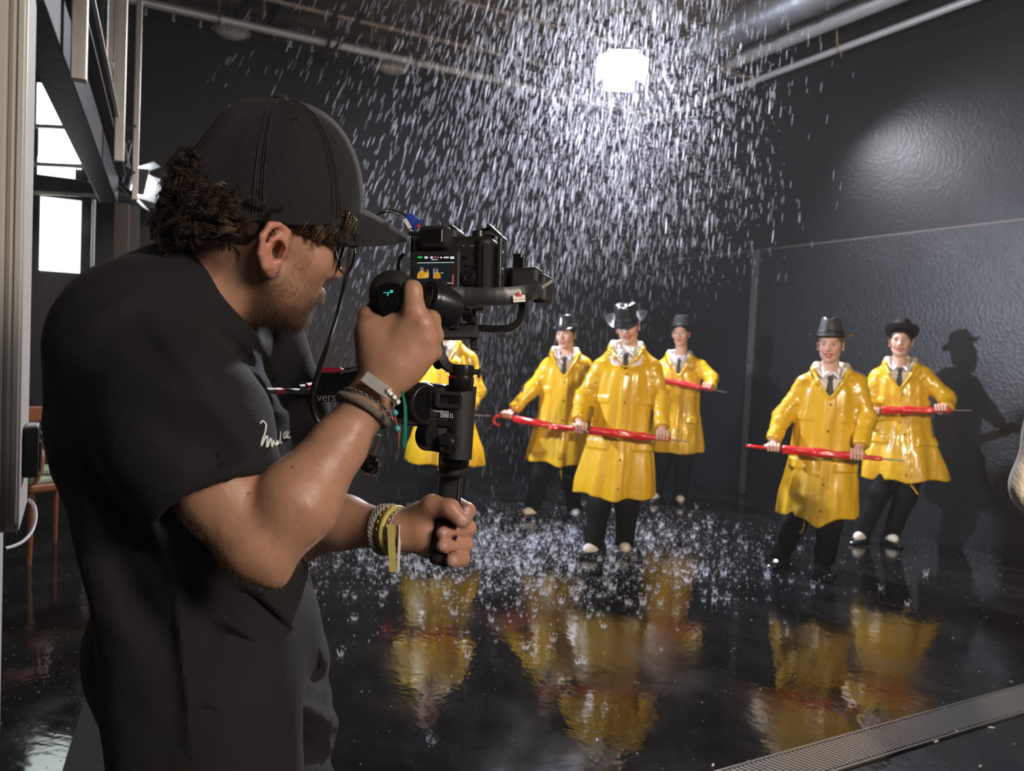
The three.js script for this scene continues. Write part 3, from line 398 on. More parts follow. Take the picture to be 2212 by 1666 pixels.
// ---------------------------------------------------------------- dancers
function dancer(o) {
  const base = floorPoint(...o.foot), F = camera.position.clone().sub(base).setY(0).normalize(), turn = Math.atan2(F.x, F.z);
  const toLocal = new THREE.Matrix4().makeRotationY(turn).setPosition(base).invert(), eyeL = camera.position.clone().applyMatrix4(toLocal);
  const L = (px, py, dz = 0) => { const q = at(px, py, 1).applyMatrix4(toLocal).sub(eyeL), k = (dz - eyeL.z) / q.z; return eyeL.clone().addScaledVector(q, k).toArray(); };
  const g = thing('person', o.label, 'person', base.toArray(), turn, 'dancers in yellow raincoats'), toWorld = (p) => V3(...p).applyMatrix4(toLocal.clone().invert());
  const head = L(o.head[0], o.head[1], 0.03), hs = o.headSize ?? 1, ks = o.seed;
  const H = new THREE.Matrix4().compose(V3(...head), new THREE.Quaternion().setFromEuler(new THREE.Euler(o.look[0], o.look[1], o.look[2], 'YXZ')), V3(hs, hs, hs));
  const neck = L(o.knot[0], o.knot[1], 0.07), shA = add(L(...o.shoulder[0]), [0.018, -0.03, 0]), shB = add(L(...o.shoulder[1]), [-0.018, -0.03, 0]), hemA = L(...o.hem[0], 0), hemB = L(...o.hem[1], 0), nx = neck[0], ny = neck[1], shY = (shA[1] + shB[1]) / 2, hemY = Math.min(hemA[1], hemB[1]);
  const arms = o.arms.map((a, i) => { const hand = L(...a.hand), w = L(...a.wrist), e = L(...a.elbow), s = i ? shB : shA; return { s, e, w, hand }; });
  const umA = L(...o.umbrella[0]), umB = L(...o.umbrella[1]);
  // --- coat
  const cx = (y) => { const t = clamp((y - hemY) / (shY - hemY), 0, 1); return mix((hemA[0] + hemB[0]) / 2, nx, t); }, hw = (hemB[0] - hemA[0]) / 2, cw = o.chest ?? 0.205;
  const torso = (x, y, z) => {
    const t = clamp((y - hemY) / (shY - hemY), -0.1, 1.1), a = mix(hw, cw, sstep(0, 0.62, t)) - 0.03 * sstep(0.85, 1.1, t), b = mix(0.185, 0.135, sstep(0, 0.6, t)) - 0.02 * sstep(0.8, 1.1, t), dx = x - cx(y), dz = z + 0.005, th = Math.atan2(dx / a, dz / b), u = 1 - clamp(t, 0, 1);
    const fold = 1 + (0.05 * u * u + 0.008) * Math.cos(5 * th + ks) + (0.035 * u + 0.008) * Math.cos(9 * th + ks * 2.3 + 3 * u) + 0.012 * Math.cos(15 * th - ks + 4 * u);
    let d = (Math.hypot(dx / a, dz / b) - fold) * Math.min(a, b) * 0.95;
    if (dz > 0) { // button strip, front edge and pocket flaps stand proud
      const q = dx - 0.012; if (y < ny - 0.14) d -= 0.006 * sstep(0.034, 0.030, Math.abs(q));
      for (const s of [-1, 1]) { const fx = dx - s * hw * 0.56; d -= 0.009 * sstep(0.075, 0.07, Math.abs(fx)) * sstep(0.034, 0.03, Math.abs(y - (hemY + (shY - hemY) * 0.40))); d -= 0.006 * sstep(0.06, 0.056, Math.abs(fx)) * sstep(0.026, 0.022, Math.abs(y - (hemY + (shY - hemY) * 0.75))); }
    }
    return d;
  };
  const hemLine = (x) => mix(hemA[1], hemB[1], clamp((x - hemA[0]) / (hemB[0] - hemA[0]), 0, 1)) + 0.008 * Math.sin(x * 24 + ks) - (o.hemDip ?? 0.015) * Math.exp(-((x - cx(hemY)) ** 2) / 0.004);
  const yoke = uni(0.06, cap(add(shA, [0.01, -0.005, -0.02]), [nx - 0.05, ny + 0.03, -0.035], 0.062, 0.06), cap(add(shB, [-0.01, -0.005, -0.02]), [nx + 0.05, ny + 0.03, -0.035], 0.062, 0.06));
  const sleeves = arms.map(({ s, e, w }) => { const dir = nrm(sub(w, e)), f = chain([s, e, w], [0.064, 0.057, 0.053], 0.05); return (x, y, z) => smax(f(x, y, z) - 0.006 * nz(x * 16 + ks, y * 20, z * 16) - 0.004 * nz(x * 36, y * 46 + ks, z * 36), dot([x - w[0], y - w[1], z - w[2]], dir), 0.012); });
  const zf = 0.128, vy = ny - (o.vee ?? 0.15), roll = [];
  for (const s of [-1, 1]) roll.push(chain([[nx + s * 0.012, vy, zf + 0.004], [nx + s * 0.078, mix(vy, ny, 0.7), zf - 0.010], [nx + s * 0.112, ny + 0.028, 0.04], [nx + s * 0.105, ny + 0.046, -0.045], [nx + s * 0.045, ny + 0.05, -0.115], [nx, ny + 0.045, -0.125]], [0.006, 0.012, 0.018, 0.023, 0.027, 0.029], 0.02));
  const hood = uni(0.03, ...roll, ell([nx, ny - 0.03, -0.15], [0.13, 0.09, 0.05]));
  const vee = (x, y, z) => Math.max((Math.abs(x - nx) - (y - vy) * 0.66) * 0.84, 0.03 - z), hole = ell([nx, ny + 0.05, -0.02], [0.078, 0.12, 0.085]);
  const coat = (x, y, z) => {
    let d = torso(x, y, z); const wr = 0.008 * nz(x * 14 + ks, y * 3.2, z * 12) + 0.0025 * nz(x * 30, y * 9 + ks, z * 26); d -= wr;
    d = smax(d, y - (shY + 0.03), 0.08); d = smin(d, yoke(x, y, z), 0.05); const inner = d + 0.02;
    for (const f of sleeves) d = smin(d, f(x, y, z), 0.035);
    d = smax(d, -Math.max(inner, y - (hemY + 0.4)), 0.006); d = smax(d, hemLine(x) - y, 0.008);
    d = smax(d, -vee(x, y, z), 0.012); d = smin(d, hood(x, y, z), 0.016); d = smax(d, -hole(x, y, z), 0.012); return smax(d, -stickC(x, y, z), 0.01);
  }, stickC = cap(umA, umB, 0.037);
  const xs = [shA[0], shB[0], hemA[0], hemB[0], ...arms.flatMap((a) => [a.e[0], a.w[0]])], zs = arms.flatMap((a) => [a.e[2], a.w[2]]);
  const c = part('raincoat', surf(coat, [Math.min(...xs) - 0.12, hemY - 0.05, Math.min(-0.28, Math.min(...zs) - 0.1)], [Math.max(...xs) + 0.12, ny + 0.12, Math.max(0.26, Math.max(...zs) + 0.1)], 0.0078, { uv: (x, y, z) => [x + 0.4 * z, y * 0.7 + 0.2 * z] }), PM.coat, g, 'shiny wet yellow raincoat');
  const front = (x, y) => { let a = 0, b = 0.3; for (let i = 0; i < 24; i++) { const m = (a + b) / 2; torso(x, y, m) < 0 ? a = m : b = m; } return a; };
  for (let i = 0; i < 5; i++) { const y = mix(hemY + 0.07, vy - 0.05, i / 4), x = cx(y) + 0.012; part('snap_button', new THREE.SphereGeometry(0.0075, 12, 8).scale(1, 1, 0.5).translate(x, y, front(x, y) + 0.003), PM.snap, c); }
  if (o.loop) { const p = L(...o.loop, 0.1); part('hem_cord', tube([[p[0] - 0.012, hemY + 0.03, 0.12], [p[0] - 0.016, p[1] + 0.03, 0.13], [p[0], p[1] - 0.012, 0.135], [p[0] + 0.016, p[1] + 0.03, 0.13], [p[0] + 0.01, hemY + 0.03, 0.12]], 0.005, 30, 6), PM.coat, c); }
  if (o.cord) { const a = L(...o.cord[0], 0.12), b = L(...o.cord[1], 0.12); part('hem_cord', tube([a, lerp3(a, b, 0.5), b], 0.007, 16, 6), PM.coat, c); }
  part('hood_lining', surf(uni(0.02, ...[-1, 1].map((s) => chain([[nx + s * 0.062, ny - 0.004, 0.078], [nx + s * 0.09, ny + 0.042, 0.025], [nx + s * 0.095, ny + 0.066, -0.04], [nx + s * 0.045, ny + 0.07, -0.1], [nx, ny + 0.065, -0.11]], [0.007, 0.017, 0.023, 0.025, 0.026], 0.015))), [nx - 0.13, ny - 0.05, -0.16], [nx + 0.13, ny + 0.12, 0.11], 0.006), PM.lining, c, 'off-white lining of the folded hood');
  // --- shirt and tie
  const nb = V3(0, -0.13, -0.028).applyMatrix4(H).toArray();
  const band = cap([nb[0], ny + 0.0, -0.005], [nb[0], ny + 0.055, -0.012], 0.062, 0.058), flaps = uni(0.008, ...[-1, 1].map((s) => uni(0.012, cap([nx + s * 0.052, ny + 0.048, 0.028], [nx + s * 0.046, ny - 0.012, 0.094], 0.012, 0.007), cap([nx + s * 0.02, ny + 0.02, 0.068], [nx + s * 0.046, ny - 0.012, 0.094], 0.01, 0.006))));
  part('shirt', surf((x, y, z) => { let d = Math.max(torso(x, y, z) + 0.03, y - (ny - 0.02)); d = smin(d, cap([nx - 0.05, ny - 0.02, -0.02], [nx + 0.05, ny - 0.02, -0.02], 0.05)(x, y, z), 0.03); d = Math.max(d, vy - 0.06 - y); return smin(smin(d, Math.max(band(x, y, z), y - (ny + 0.058)), 0.012), flaps(x, y, z), 0.006); }, [nx - 0.2, vy - 0.08, -0.16], [nx + 0.2, ny + 0.09, 0.14], 0.006), PM.shirt, g);
  { const sh = new THREE.Shape(); sh.moveTo(-0.011, 0.012); sh.lineTo(0.011, 0.012); sh.lineTo(0.0155, -0.002); sh.lineTo(0.010, -0.02); sh.lineTo(0.021, -0.15); sh.lineTo(0, -0.185); sh.lineTo(-0.021, -0.15); sh.lineTo(-0.010, -0.02); sh.lineTo(-0.0155, -0.002);
    const blade = new THREE.ExtrudeGeometry(sh, { depth: 0.006, bevelEnabled: true, bevelSize: 0.002, bevelThickness: 0.002, bevelSegments: 2 }).scale(1, Math.min(1, (ny - vy + 0.01) / 0.185), 1).rotateX(-0.22).translate(nx, ny - 0.012, 0.088);
    part('tie', join([blade, rbox(0.033, 0.034, 0.022, 0.009).rotateX(-0.2).translate(nx, ny - 0.012, 0.097)]), PM.tie, g); }
  // --- legs
  const feet = o.feet.map((f) => L(...f)), hipY = hemY + 0.28, legs = feet.map((f, i) => { const hx = cx(hemY) + (i ? 0.085 : -0.085), k = [mix(hx, f[0], 0.45), mix(hipY, f[1], 0.5), mix(0, f[2], 0.4) + 0.05]; return chain([[hx, hipY, -0.01], k, [f[0], 0.075, f[2] - 0.03]], [0.10, 0.078, 0.068], 0.04); });
  part('trousers', surf((x, y, z) => { let d = Math.min(legs[0](x, y, z), legs[1](x, y, z)) - 0.006 * nz(x * 14, y * 9 + ks, z * 14); return smax(d, 0.05 - y, 0.01); }, [Math.min(...feet.map((f) => f[0]), hemA[0]) - 0.12, 0.02, Math.min(...feet.map((f) => f[2]), -0.1) - 0.15], [Math.max(...feet.map((f) => f[0]), hemB[0]) + 0.12, hipY + 0.12, Math.max(...feet.map((f) => f[2]), 0.1) + 0.18], 0.013), PM.trousers, g);
  feet.forEach((f, i) => {
    const a = o.toe?.[i] ?? (i ? 0.3 : -0.3), y0 = 0, m = new THREE.Matrix4().makeRotationY(a).setPosition(f[0], y0, f[2]);
    const sole = placed((x, y, z) => { const w = 0.036 - 0.5 * Math.max(0, z - 0.06) ** 1.2 * 0.4, t = clamp((z + 0.09) / 0.25, 0, 1), top = 0.085 - 0.055 * sstep(0.25, 0.75, t); const q = Math.hypot(Math.max(0, Math.abs(x) - w + 0.02), Math.max(0, z - 0.13, -0.075 - z)) - 0.022; return smax(smax(q, y - top, 0.03), 0.002 - y, 0.004); }, m);
    const s = part('shoe', surf(sole, [f[0] - 0.22, -0.01, f[2] - 0.24], [f[0] + 0.22, 0.14, f[2] + 0.24], 0.006), PM.shoeBlack, g);
    if (o.white?.[i] !== false) part('spat', surf(placed((x, y, z) => Math.max(ell([0, 0.055, 0.015], [0.041, 0.042, 0.075])(x, y, z), 0.028 - y), m), [f[0] - 0.14, 0.0, f[2] - 0.14], [f[0] + 0.14, 0.13, f[2] + 0.16], 0.006), PM.shoeWhite, s, 'white upper of a two-tone shoe');
  });
  // --- body: head, hands and what the clothes hide, one mesh
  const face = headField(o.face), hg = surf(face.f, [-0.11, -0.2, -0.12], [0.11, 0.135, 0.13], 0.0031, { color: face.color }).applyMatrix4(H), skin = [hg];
  skin.push(tinted(surf(uni(0.05, ell([nx, (shY + hemY) / 2 + 0.12, -0.01], [0.15, 0.33, 0.09]), cap([nb[0], nb[1], nb[2]], [nx, ny - 0.05, -0.03], 0.05, 0.07), ...arms.flatMap(({ s, e, w }) => [cap(s, e, 0.05, 0.042), cap(e, w, 0.042, 0.03)]), ...legs.map((q) => (x, y, z) => q(x, y, z) + 0.03)), [Math.min(...xs) - 0.08, 0.05, -0.35], [Math.max(...xs) + 0.08, ny + 0.1, 0.45], 0.022), SKIN));
  const bar = nrm(sub(umB, umA));
  arms.forEach(({ e, w, hand }, i) => {
    const up = nrm(sub(w, hand)), m = frame(hand, bar, up), inv = m.clone().invert(), wl = V3(...w).applyMatrix4(inv).toArray(), f0 = placed(gripField(i ? -1 : 1, i ? 0.022 : 0.013, add(wl, mul(nrm(wl), 0.03))), m), stick = cap(umA, umB, i ? 0.0275 : 0.0125), f = (x, y, z) => Math.max(f0(x, y, z), -stick(x, y, z));
    skin.push(tinted(surf(f, sub(hand, [0.13, 0.13, 0.13]), add(hand, [0.13, 0.15, 0.13]), 0.0042), o.handTone ?? [0.60, 0.35, 0.27]));
  });
  part('body', joinSkin(skin), PM.skin, g);
  // --- hair and hat ride on the head
  const hairF = (x, y, z) => { let d = ell([0, 0.036, -0.016], [0.080, 0.090, 0.099])(x, y, z); d = smin(d, ell([0, -0.035, -0.062], [0.055, 0.05, 0.04])(x, y, z), 0.03); d = smax(d, -ell([0, -0.03, 0.085], [0.066, 0.085 + (o.fringe ?? 0), 0.085])(x, y, z), 0.012); d = smax(d, -0.075 - y, 0.01); return d - 0.003 * nz(x * 60, y * 18, z * 60); };
  part('hair', surf(hairF, [-0.1, -0.1, -0.14], [0.1, 0.14, 0.12], 0.005).applyMatrix4(H), o.fair ? PM.hairFair : PM.hairDark, g);
  const hat = hatParts(o.hat), hm = H.clone().multiply(new THREE.Matrix4().compose(V3(...(o.hat.pos ?? [0, 0.062, -0.008])), new THREE.Quaternion().setFromEuler(new THREE.Euler(...(o.hat.tilt ?? [-0.08, 0, 0]))), V3(1, 1, 1)));
  const hp = part('hat', hat.shell.applyMatrix4(hm), o.hat.mat, g, o.hat.label); part('hat_band', hat.band.applyMatrix4(hm), PM.tie, hp);
  // --- the umbrella she holds
  umbrella(o.umbrellaLabel, toWorld(umA), toWorld(umB), V3(...(o.hook ?? [0, -1, 0])).applyAxisAngle(UPY, turn).toArray(), { seed: ks, from: len(sub(arms[0].hand, umA)) + 0.05 });
  return g;
}
const Z = 0.25;
dancer({ seed: 1.2, label: 'smiling dancer in a yellow raincoat in front of the group, glossy black hat tilted', foot: [1330, 1196], head: [1356, 707], look: [0.10, -0.12, 0.17], knot: [1353, 764],
  shoulder: [[1293, 786], [1416, 786]], hem: [[1243, 1062], [1417, 1074]], hemDip: 0.03, vee: 0.09, arms: [{ elbow: [1259, 862, 0.02], wrist: [1250, 908, 0.15], hand: [1256, 926, Z] }, { elbow: [1428, 866, 0.04], wrist: [1431, 924, 0.17], hand: [1430, 944, Z] }],
  umbrella: [[1200, 921, Z], [1490, 955, Z]], hook: [0, -0.15, 1], feet: [[1282, 1196, 0.12], [1348, 1200, 0.0]], toe: [-0.9, 0.1], face: { smile: 1, blush: 0.8 }, hat: { mat: PM.hatGloss, h: 0.10, brim: 0.066, curl: 0.04, snap: 0.014, pinch: 0.14, crease: 0.035, taper: 0.95, pos: [0, 0.045, 0.004], tilt: [0.2, 0, -0.04], label: 'glossy wet black trilby' }, umbrellaLabel: 'red umbrella held by the smiling dancer in front of the group' });
dancer({ seed: 4.7, label: 'dancer in a yellow raincoat stretching her arm to the left beside the camera rig', foot: [1205, 1118], head: [1223, 724], look: [0.02, -0.42, 0.06], knot: [1220, 773],
  shoulder: [[1181, 784], [1266, 780]], hem: [[1134, 990], [1276, 1006]], arms: [{ elbow: [1148, 842, 0.06], wrist: [1109, 886, 0.13], hand: [1096, 899, 0.22] }, { elbow: [1282, 850, 0.02], wrist: [1262, 910, 0.12], hand: [1250, 930, 0.22] }],
  umbrella: [[1078, 899, 0.22], [1300, 940, 0.22]], hook: [0, -1, 0.1], cord: [[1211, 1006], [1213, 1037]], feet: [[1150, 1116, 0.08], [1240, 1124, 0.0]], toe: [-1.0, 0.3], face: { smile: 0.8, blush: 0.7 }, fringe: -0.02, chest: 0.195, hat: { mat: PM.hatGloss, h: 0.085, brim: 0.02, curl: 0.012, snap: 0.02, pinch: 0.1, crease: 0.012, taper: 0.82, tilt: [0.05, 0, 0], label: 'small rounded black hat' }, umbrellaLabel: 'red umbrella with its crook beside the camera rig, held by the dancer stretching left' });
dancer({ seed: 7.9, label: 'serious dancer in a yellow raincoat farthest back, half behind the front dancer', foot: [1448, 1086], head: [1471, 722], look: [0.0, -0.22, 0.03], knot: [1467, 777],
  shoulder: [[1420, 790], [1518, 786]], hem: [[1404, 972], [1522, 978]], arms: [{ elbow: [1402, 830, 0.02], wrist: [1414, 812, 0.13], hand: [1424, 822, 0.22] }, { elbow: [1537, 818, 0.05], wrist: [1536, 838, 0.14], hand: [1526, 838, 0.22] }],
  umbrella: [[1380, 812, 0.22], [1569, 848, 0.22]], hook: [0, -1, 0.1], feet: [[1416, 1080, 0.0], [1468, 1088, 0.05]], toe: [-0.3, 0.15], face: { smile: 0, blush: 0.6 }, hat: { mat: PM.hatFelt, h: 0.09, brim: 0.018, curl: 0.01, snap: 0.0, pinch: 0.06, crease: 0.008, taper: 0.8, label: 'small dark felt hat' }, umbrellaLabel: 'red umbrella held by the dancer farthest back' });
dancer({ seed: 2.6, label: 'smiling dancer in a yellow raincoat with a grey trilby, nearer of the right-hand pair', foot: [1735, 1226], head: [1794, 747], look: [0.02, -0.14, 0.03], knot: [1795, 812],
  shoulder: [[1734, 822], [1858, 818]], hem: [[1681, 1108], [1855, 1119]], hemDip: 0.05, vee: 0.14, arms: [{ elbow: [1690, 900, 0.03], wrist: [1671, 952, 0.15], hand: [1671, 971, Z] }, { elbow: [1872, 905, 0.03], wrist: [1859, 964, 0.16], hand: [1850, 986, Z] }],
  umbrella: [[1627, 965, Z], [1954, 996, Z]], hook: [0, 0.12, 1], loop: [1730, 1146], feet: [[1684, 1228, 0.05], [1780, 1232, 0.05]], toe: [-0.5, 0.4], white: [false, false], fair: true, face: { smile: 1, blush: 1 }, hat: { mat: PM.hatGrey, h: 0.106, brim: 0.06, curl: 0.012, snap: 0.012, pinch: 0.28, crease: 0.04, taper: 0.78, pos: [0, 0.062, -0.01], label: 'grey leather trilby with a pinched crown' }, umbrellaLabel: 'red umbrella held by the dancer with the grey trilby' });
dancer({ seed: 5.5, label: 'smiling dancer in a yellow raincoat and black felt hat beside her wall shadow', foot: [1893, 1172], head: [1946, 741], look: [-0.14, -0.06, 0.02], knot: [1945, 796],
  shoulder: [[1892, 806], [2000, 800]], hem: [[1860, 1030], [2053, 1038]], chest: 0.20, arms: [{ elbow: [1868, 872, 0.04], wrist: [1880, 880, 0.15], hand: [1888, 892, Z] }, { elbow: [2046, 862, 0.02], wrist: [2044, 884, 0.14], hand: [2032, 887, Z] }],
  umbrella: [[1818, 886, Z], [2099, 887, Z]], hook: [0, -1, 0.1], cord: [[1962, 1040], [1983, 1068]], feet: [[1860, 1166, 0.1], [1922, 1174, 0.0]], toe: [-0.5, 0.6], face: { smile: 0.9, blush: 0.5 }, hat: { mat: PM.hatFelt, h: 0.09, brim: 0.045, curl: 0.03, snap: -0.012, pinch: 0.14, crease: 0.02, taper: 0.75, pos: [0, 0.075, -0.02], tilt: [-0.3, 0, 0], label: 'black felt hat pushed back' }, umbrellaLabel: 'red umbrella held by the rightmost dancer' });
dancer({ seed: 3.4, label: 'dancer in a yellow raincoat hidden behind the camera rig', foot: [948, 1120], head: [958, 692], look: [0.0, 0.0, 0.0], knot: [961, 748],
  shoulder: [[905, 764], [1019, 768]], hem: [[876, 996], [1042, 1006]], chest: 0.2, arms: [{ elbow: [886, 840, 0.04], wrist: [905, 880, 0.14], hand: [912, 894, 0.24] }, { elbow: [1032, 846, 0.03], wrist: [1015, 880, 0.14], hand: [1008, 897, 0.24] }],
  umbrella: [[860, 890, 0.24], [1060, 899, 0.24]], hook: [0, -1, 0.1], cord: [[948, 1010], [940, 1035]], feet: [[915, 1112, 0.05], [985, 1118, 0.05]], face: { smile: 0.5 }, hat: { mat: PM.hatGloss, h: 0.1, brim: 0.05, curl: 0.02, label: 'black trilby' }, umbrellaLabel: 'red umbrella held by the dancer hidden behind the camera rig' });
// ---------------------------------------------------------------- the cameraman (built in axes fixed to the photographer's stance, then set down in the room)
const cord = dataTex(256, (u, v) => 0.5 + 0.45 * Math.cos(u * Math.PI * 2 * 16) + 0.25 * fbm(u, v, 40, 2, 81));
const knit = dataTex(512, (u, v) => 0.5 + 0.25 * fbm(u, v, 70, 2, 91) + 0.3 * fbm(u, v, 9, 3, 92));
const MM = {
  skin: M({ color: 0xffffff, vertexColors: true, roughness: 0.44, bumpMap: rep(skinFine, 11), bumpScale: 0.00045, sheen: 0.2, sheenColor: rgb(1, 0.72, 0.6), sheenRoughness: 0.5 }),
  shirt: M({ color: rgb(0.0085, 0.0085, 0.0105), roughness: 0.92, bumpMap: rep(knit, 6), bumpScale: 0.0012, sheen: 0.2, sheenColor: rgb(0.2, 0.2, 0.25), sheenRoughness: 0.5 }),
  trousers: M({ color: rgb(0.010, 0.010, 0.012), roughness: 0.9 }),
  print: M({ color: rgb(0.75, 0.75, 0.74), roughness: 0.7 }),
  cap: M({ color: rgb(0.02, 0.0195, 0.0205), roughness: 0.95, bumpMap: cord, bumpScale: 0.0011, sheen: 0.8, sheenColor: rgb(0.34, 0.32, 0.33), sheenRoughness: 0.42 }),
  capUnder: M({ color: rgb(0.015, 0.015, 0.016), roughness: 0.95 }),
  hair: M({ color: rgb(0.042, 0.026, 0.017), roughness: 0.36, specularIntensity: 0.9 }),
  hairLight: M({ color: rgb(0.17, 0.11, 0.06), roughness: 0.4 }),
  beard: M({ color: rgb(0.11, 0.062, 0.034), roughness: 0.5 }),
  frame: M({ color: rgb(0.008, 0.008, 0.008), roughness: 0.15, clearcoat: 1, clearcoatRoughness: 0.05 }),
  lens: M({ color: rgb(0.96, 0.97, 0.97), transmission: 1, thickness: 0, roughness: 0.02, ior: 1.5 }),
  gold: M({ color: rgb(0.66, 0.48, 0.16), metalness: 0.9, roughness: 0.3 }),
  silver: M({ color: rgb(0.66, 0.65, 0.61), metalness: 0.55, roughness: 0.3 }),
  rope: M({ color: rgb(0.33, 0.27, 0.23), roughness: 0.9, bumpMap: rep(knit, 30), bumpScale: 0.001 }),
  ropePale: M({ color: rgb(0.52, 0.49, 0.42), roughness: 0.95, bumpMap: rep(knit, 30), bumpScale: 0.001 }),
  tassel: M({ color: rgb(0.0, 0.20, 0.11), roughness: 0.8 }),
  turquoise: M({ color: rgb(0.10, 0.42, 0.50), roughness: 0.3 }),
  leather: M({ color: rgb(0.16, 0.07, 0.05), roughness: 0.6 }),
  paper: M({ color: rgb(0.58, 0.50, 0.14), roughness: 0.55 }),
  paperPale: M({ color: rgb(0.70, 0.68, 0.60), roughness: 0.7 }),
};
const MSKIN = [0.50, 0.262, 0.165], O = own;
const manBase = at(455, 1700, 1.1).setY(0), man = thing('person', 'cameraman in black T-shirt and dark corduroy cap, glasses and beard, steadying the camera rig', 'person', manBase.toArray());
const setDown = (g) => g.applyMatrix4(EYE).translate(-manBase.x, -manBase.y, -manBase.z), mp = (n, g, k, p = man, l) => part(n, setDown(g), k, p, l);
const toOwn = (w) => V3(...w).applyMatrix4(EYE_INV).toArray();
const bbox = (pts, pad) => [[0, 1, 2].map((i) => Math.min(...pts.map((p) => p[i])) - pad), [0, 1, 2].map((i) => Math.max(...pts.map((p) => p[i])) + pad)];
// --- joints
const J = { shR: O(300, 752, 0.945), elR: O(572, 1186, 0.85), wrR: O(797, 868, 0.90), shL: O(560, 770, 1.25), elL: O(640, 1150, 1.20), wrL: O(862, 1148, 1.075) };
// --- T-shirt
const rows = [[560, 300, 470], [600, 262, 520], [640, 205, 556], [700, 142, 578], [760, 118, 594], [830, 106, 612], [900, 105, 628], [1000, 120, 640], [1100, 162, 642], [1200, 188, 640], [1300, 204, 668], [1400, 218, 687], [1500, 230, 694], [1600, 240, 708], [1666, 246, 716], [1760, 250, 716], [1860, 252, 712]];
const DZ = 1.07, SHEAR = 0.16, HZ = 0.185, rowY = rows.map((r) => (833 - r[0]) / FOCAL * DZ * 0.985), rowC = [], rowH = [];
for (const [, l, r] of rows) { // centre and half depth of each section, so that its outline has the girth measured there
  let c = ((l + r) / 2 - 1106) / FOCAL * DZ, h = (r - l) / 2 / FOCAL * DZ * 0.85;
  for (let n = 0; n < 30; n++) { let lo = 1e9, hi = -1e9; for (let i = 0; i < 48; i++) { const a = i / 48 * 6.2832, z = HZ * Math.sin(a), p = 1106 + FOCAL * (c - SHEAR * z + h * Math.cos(a)) / (DZ - z); lo = Math.min(lo, p); hi = Math.max(hi, p); } c += ((l + r) - (lo + hi)) / 2 / FOCAL * 0.8; h = Math.max(0.05, h + ((r - l) - (hi - lo)) / 2 / FOCAL * 0.8); }
  rowC.push(c); rowH.push(h);
}
function rowAt(y) { let i = 0; while (i < rowY.length - 2 && rowY[i + 1] > y) i++; const t = clamp((rowY[i] - y) / (rowY[i] - rowY[i + 1]), -0.3, 1.3), s = clamp(t, 0, 1); const e = s * s * (3 - 2 * s) * 0.35 + s * 0.65; return [mix(rowC[i], rowC[i + 1], e), mix(rowH[i], rowH[i + 1], e)]; }
const seg2 = (x, y, a, b) => { const bx = b[0] - a[0], by = b[1] - a[1], t = clamp(((x - a[0]) * bx + (y - a[1]) * by) / (bx * bx + by * by), 0, 1); return [Math.hypot(x - a[0] - bx * t, y - a[1] - by * t), t]; };
// folds of the cloth: start, end, width, height (below 0: a valley), all in metres after O()
const folds = [[[330, 700], [470, 760], 26, 7], [[360, 760], [540, 860], 30, -8], [[420, 700], [560, 820], 22, 8], [[450, 690], [590, 830], 14, -6], [[520, 720], [590, 860], 15, 7], [[540, 720], [612, 880], 10, -5],
  [[470, 1250], [640, 1420], 34, -12], [[560, 1270], [690, 1420], 34, 12], [[480, 1330], [690, 1500], 30, 9], [[640, 1300], [680, 1480], 22, -9], [[470, 1360], [640, 1470], 24, -9], [[560, 1480], [720, 1560], 26, 10], [[520, 1520], [700, 1640], 28, -8], [[440, 1500], [640, 1666], 34, 8],
  [[180, 700], [330, 620], 30, 6], [[240, 720], [280, 1000], 40, -6], [[160, 900], [200, 1150], 40, 5], [[300, 1100], [380, 1230], 30, 8], [[250, 1200], [360, 1400], 50, -6], [[380, 1220], [420, 1660], 20, 5]].map(([a, b, w, h]) => [O(...a, 1), O(...b, 1), w * 0.8 / FOCAL, h / 480]);
const foldAt = (x, y, z) => { const X = x / -z, Y = y / -z; let s = 0; for (const [a, b, w, h] of folds) { const [q, t] = seg2(X, Y, a, b); if (q < w * 3) s += h * Math.exp(-(q * q) / (w * w)) * Math.sin(Math.PI * (0.12 + 0.76 * t)); } return s; };
const trunk = (x, y, z) => { const [c, hx] = rowAt(y), zc = z + DZ, hz = HZ, cx = c - SHEAR * zc; return (Math.pow(Math.pow(Math.abs(x - cx) / hx, 2.2) + Math.pow(Math.abs(zc) / hz, 2.2), 1 / 2.2) - 1) * Math.min(hx, hz) * 0.92; };
const slvEnd = O(478, 1094, 0.868), slvDir = nrm(sub(O(565, 1045, 0.86), O(392, 1138, 0.86))), armDir = nrm(sub(J.elR, J.shR)), slvN = nrm(sub(armDir, mul(slvDir, dot(armDir, slvDir))));
const slvR = uni(0.06, cap(O(292, 742, 0.965), O(402, 930, 0.885), 0.088, 0.079), cap(O(402, 930, 0.885), slvEnd, 0.079, 0.068));
const slvHollow = cap(O(402, 930, 0.885), add(slvEnd, mul(slvN, 0.05)), 0.062, 0.061);
const slvFolds = [[[250, 700], [400, 800], 40, -6], [[330, 830], [520, 900], 30, 6], [[300, 900], [500, 1000], 36, -7], [[420, 1010], [540, 960], 20, -7], [[450, 1050], [560, 985], 16, 6], [[330, 700], [560, 1000], 24, 7]].map(([a, b, w, h]) => [O(...a, 1), O(...b, 1), w / FOCAL, h / 1000]);
const slvAt = (x, y, z) => { const X = x / -z, Y = y / -z; let s = 0; for (const [a, b, w, h] of slvFolds) { const [q, t] = seg2(X, Y, a, b); if (q < w * 3) s += h * Math.exp(-(q * q) / (w * w)) * Math.sin(Math.PI * (0.1 + 0.8 * t)); } return s; };
const slvLEnd = O(620, 1010, 1.24), slvL = uni(0.05, cap(O(545, 765, 1.23), O(590, 890, 1.24), 0.078, 0.074), cap(O(590, 890, 1.24), slvLEnd, 0.074, 0.07));
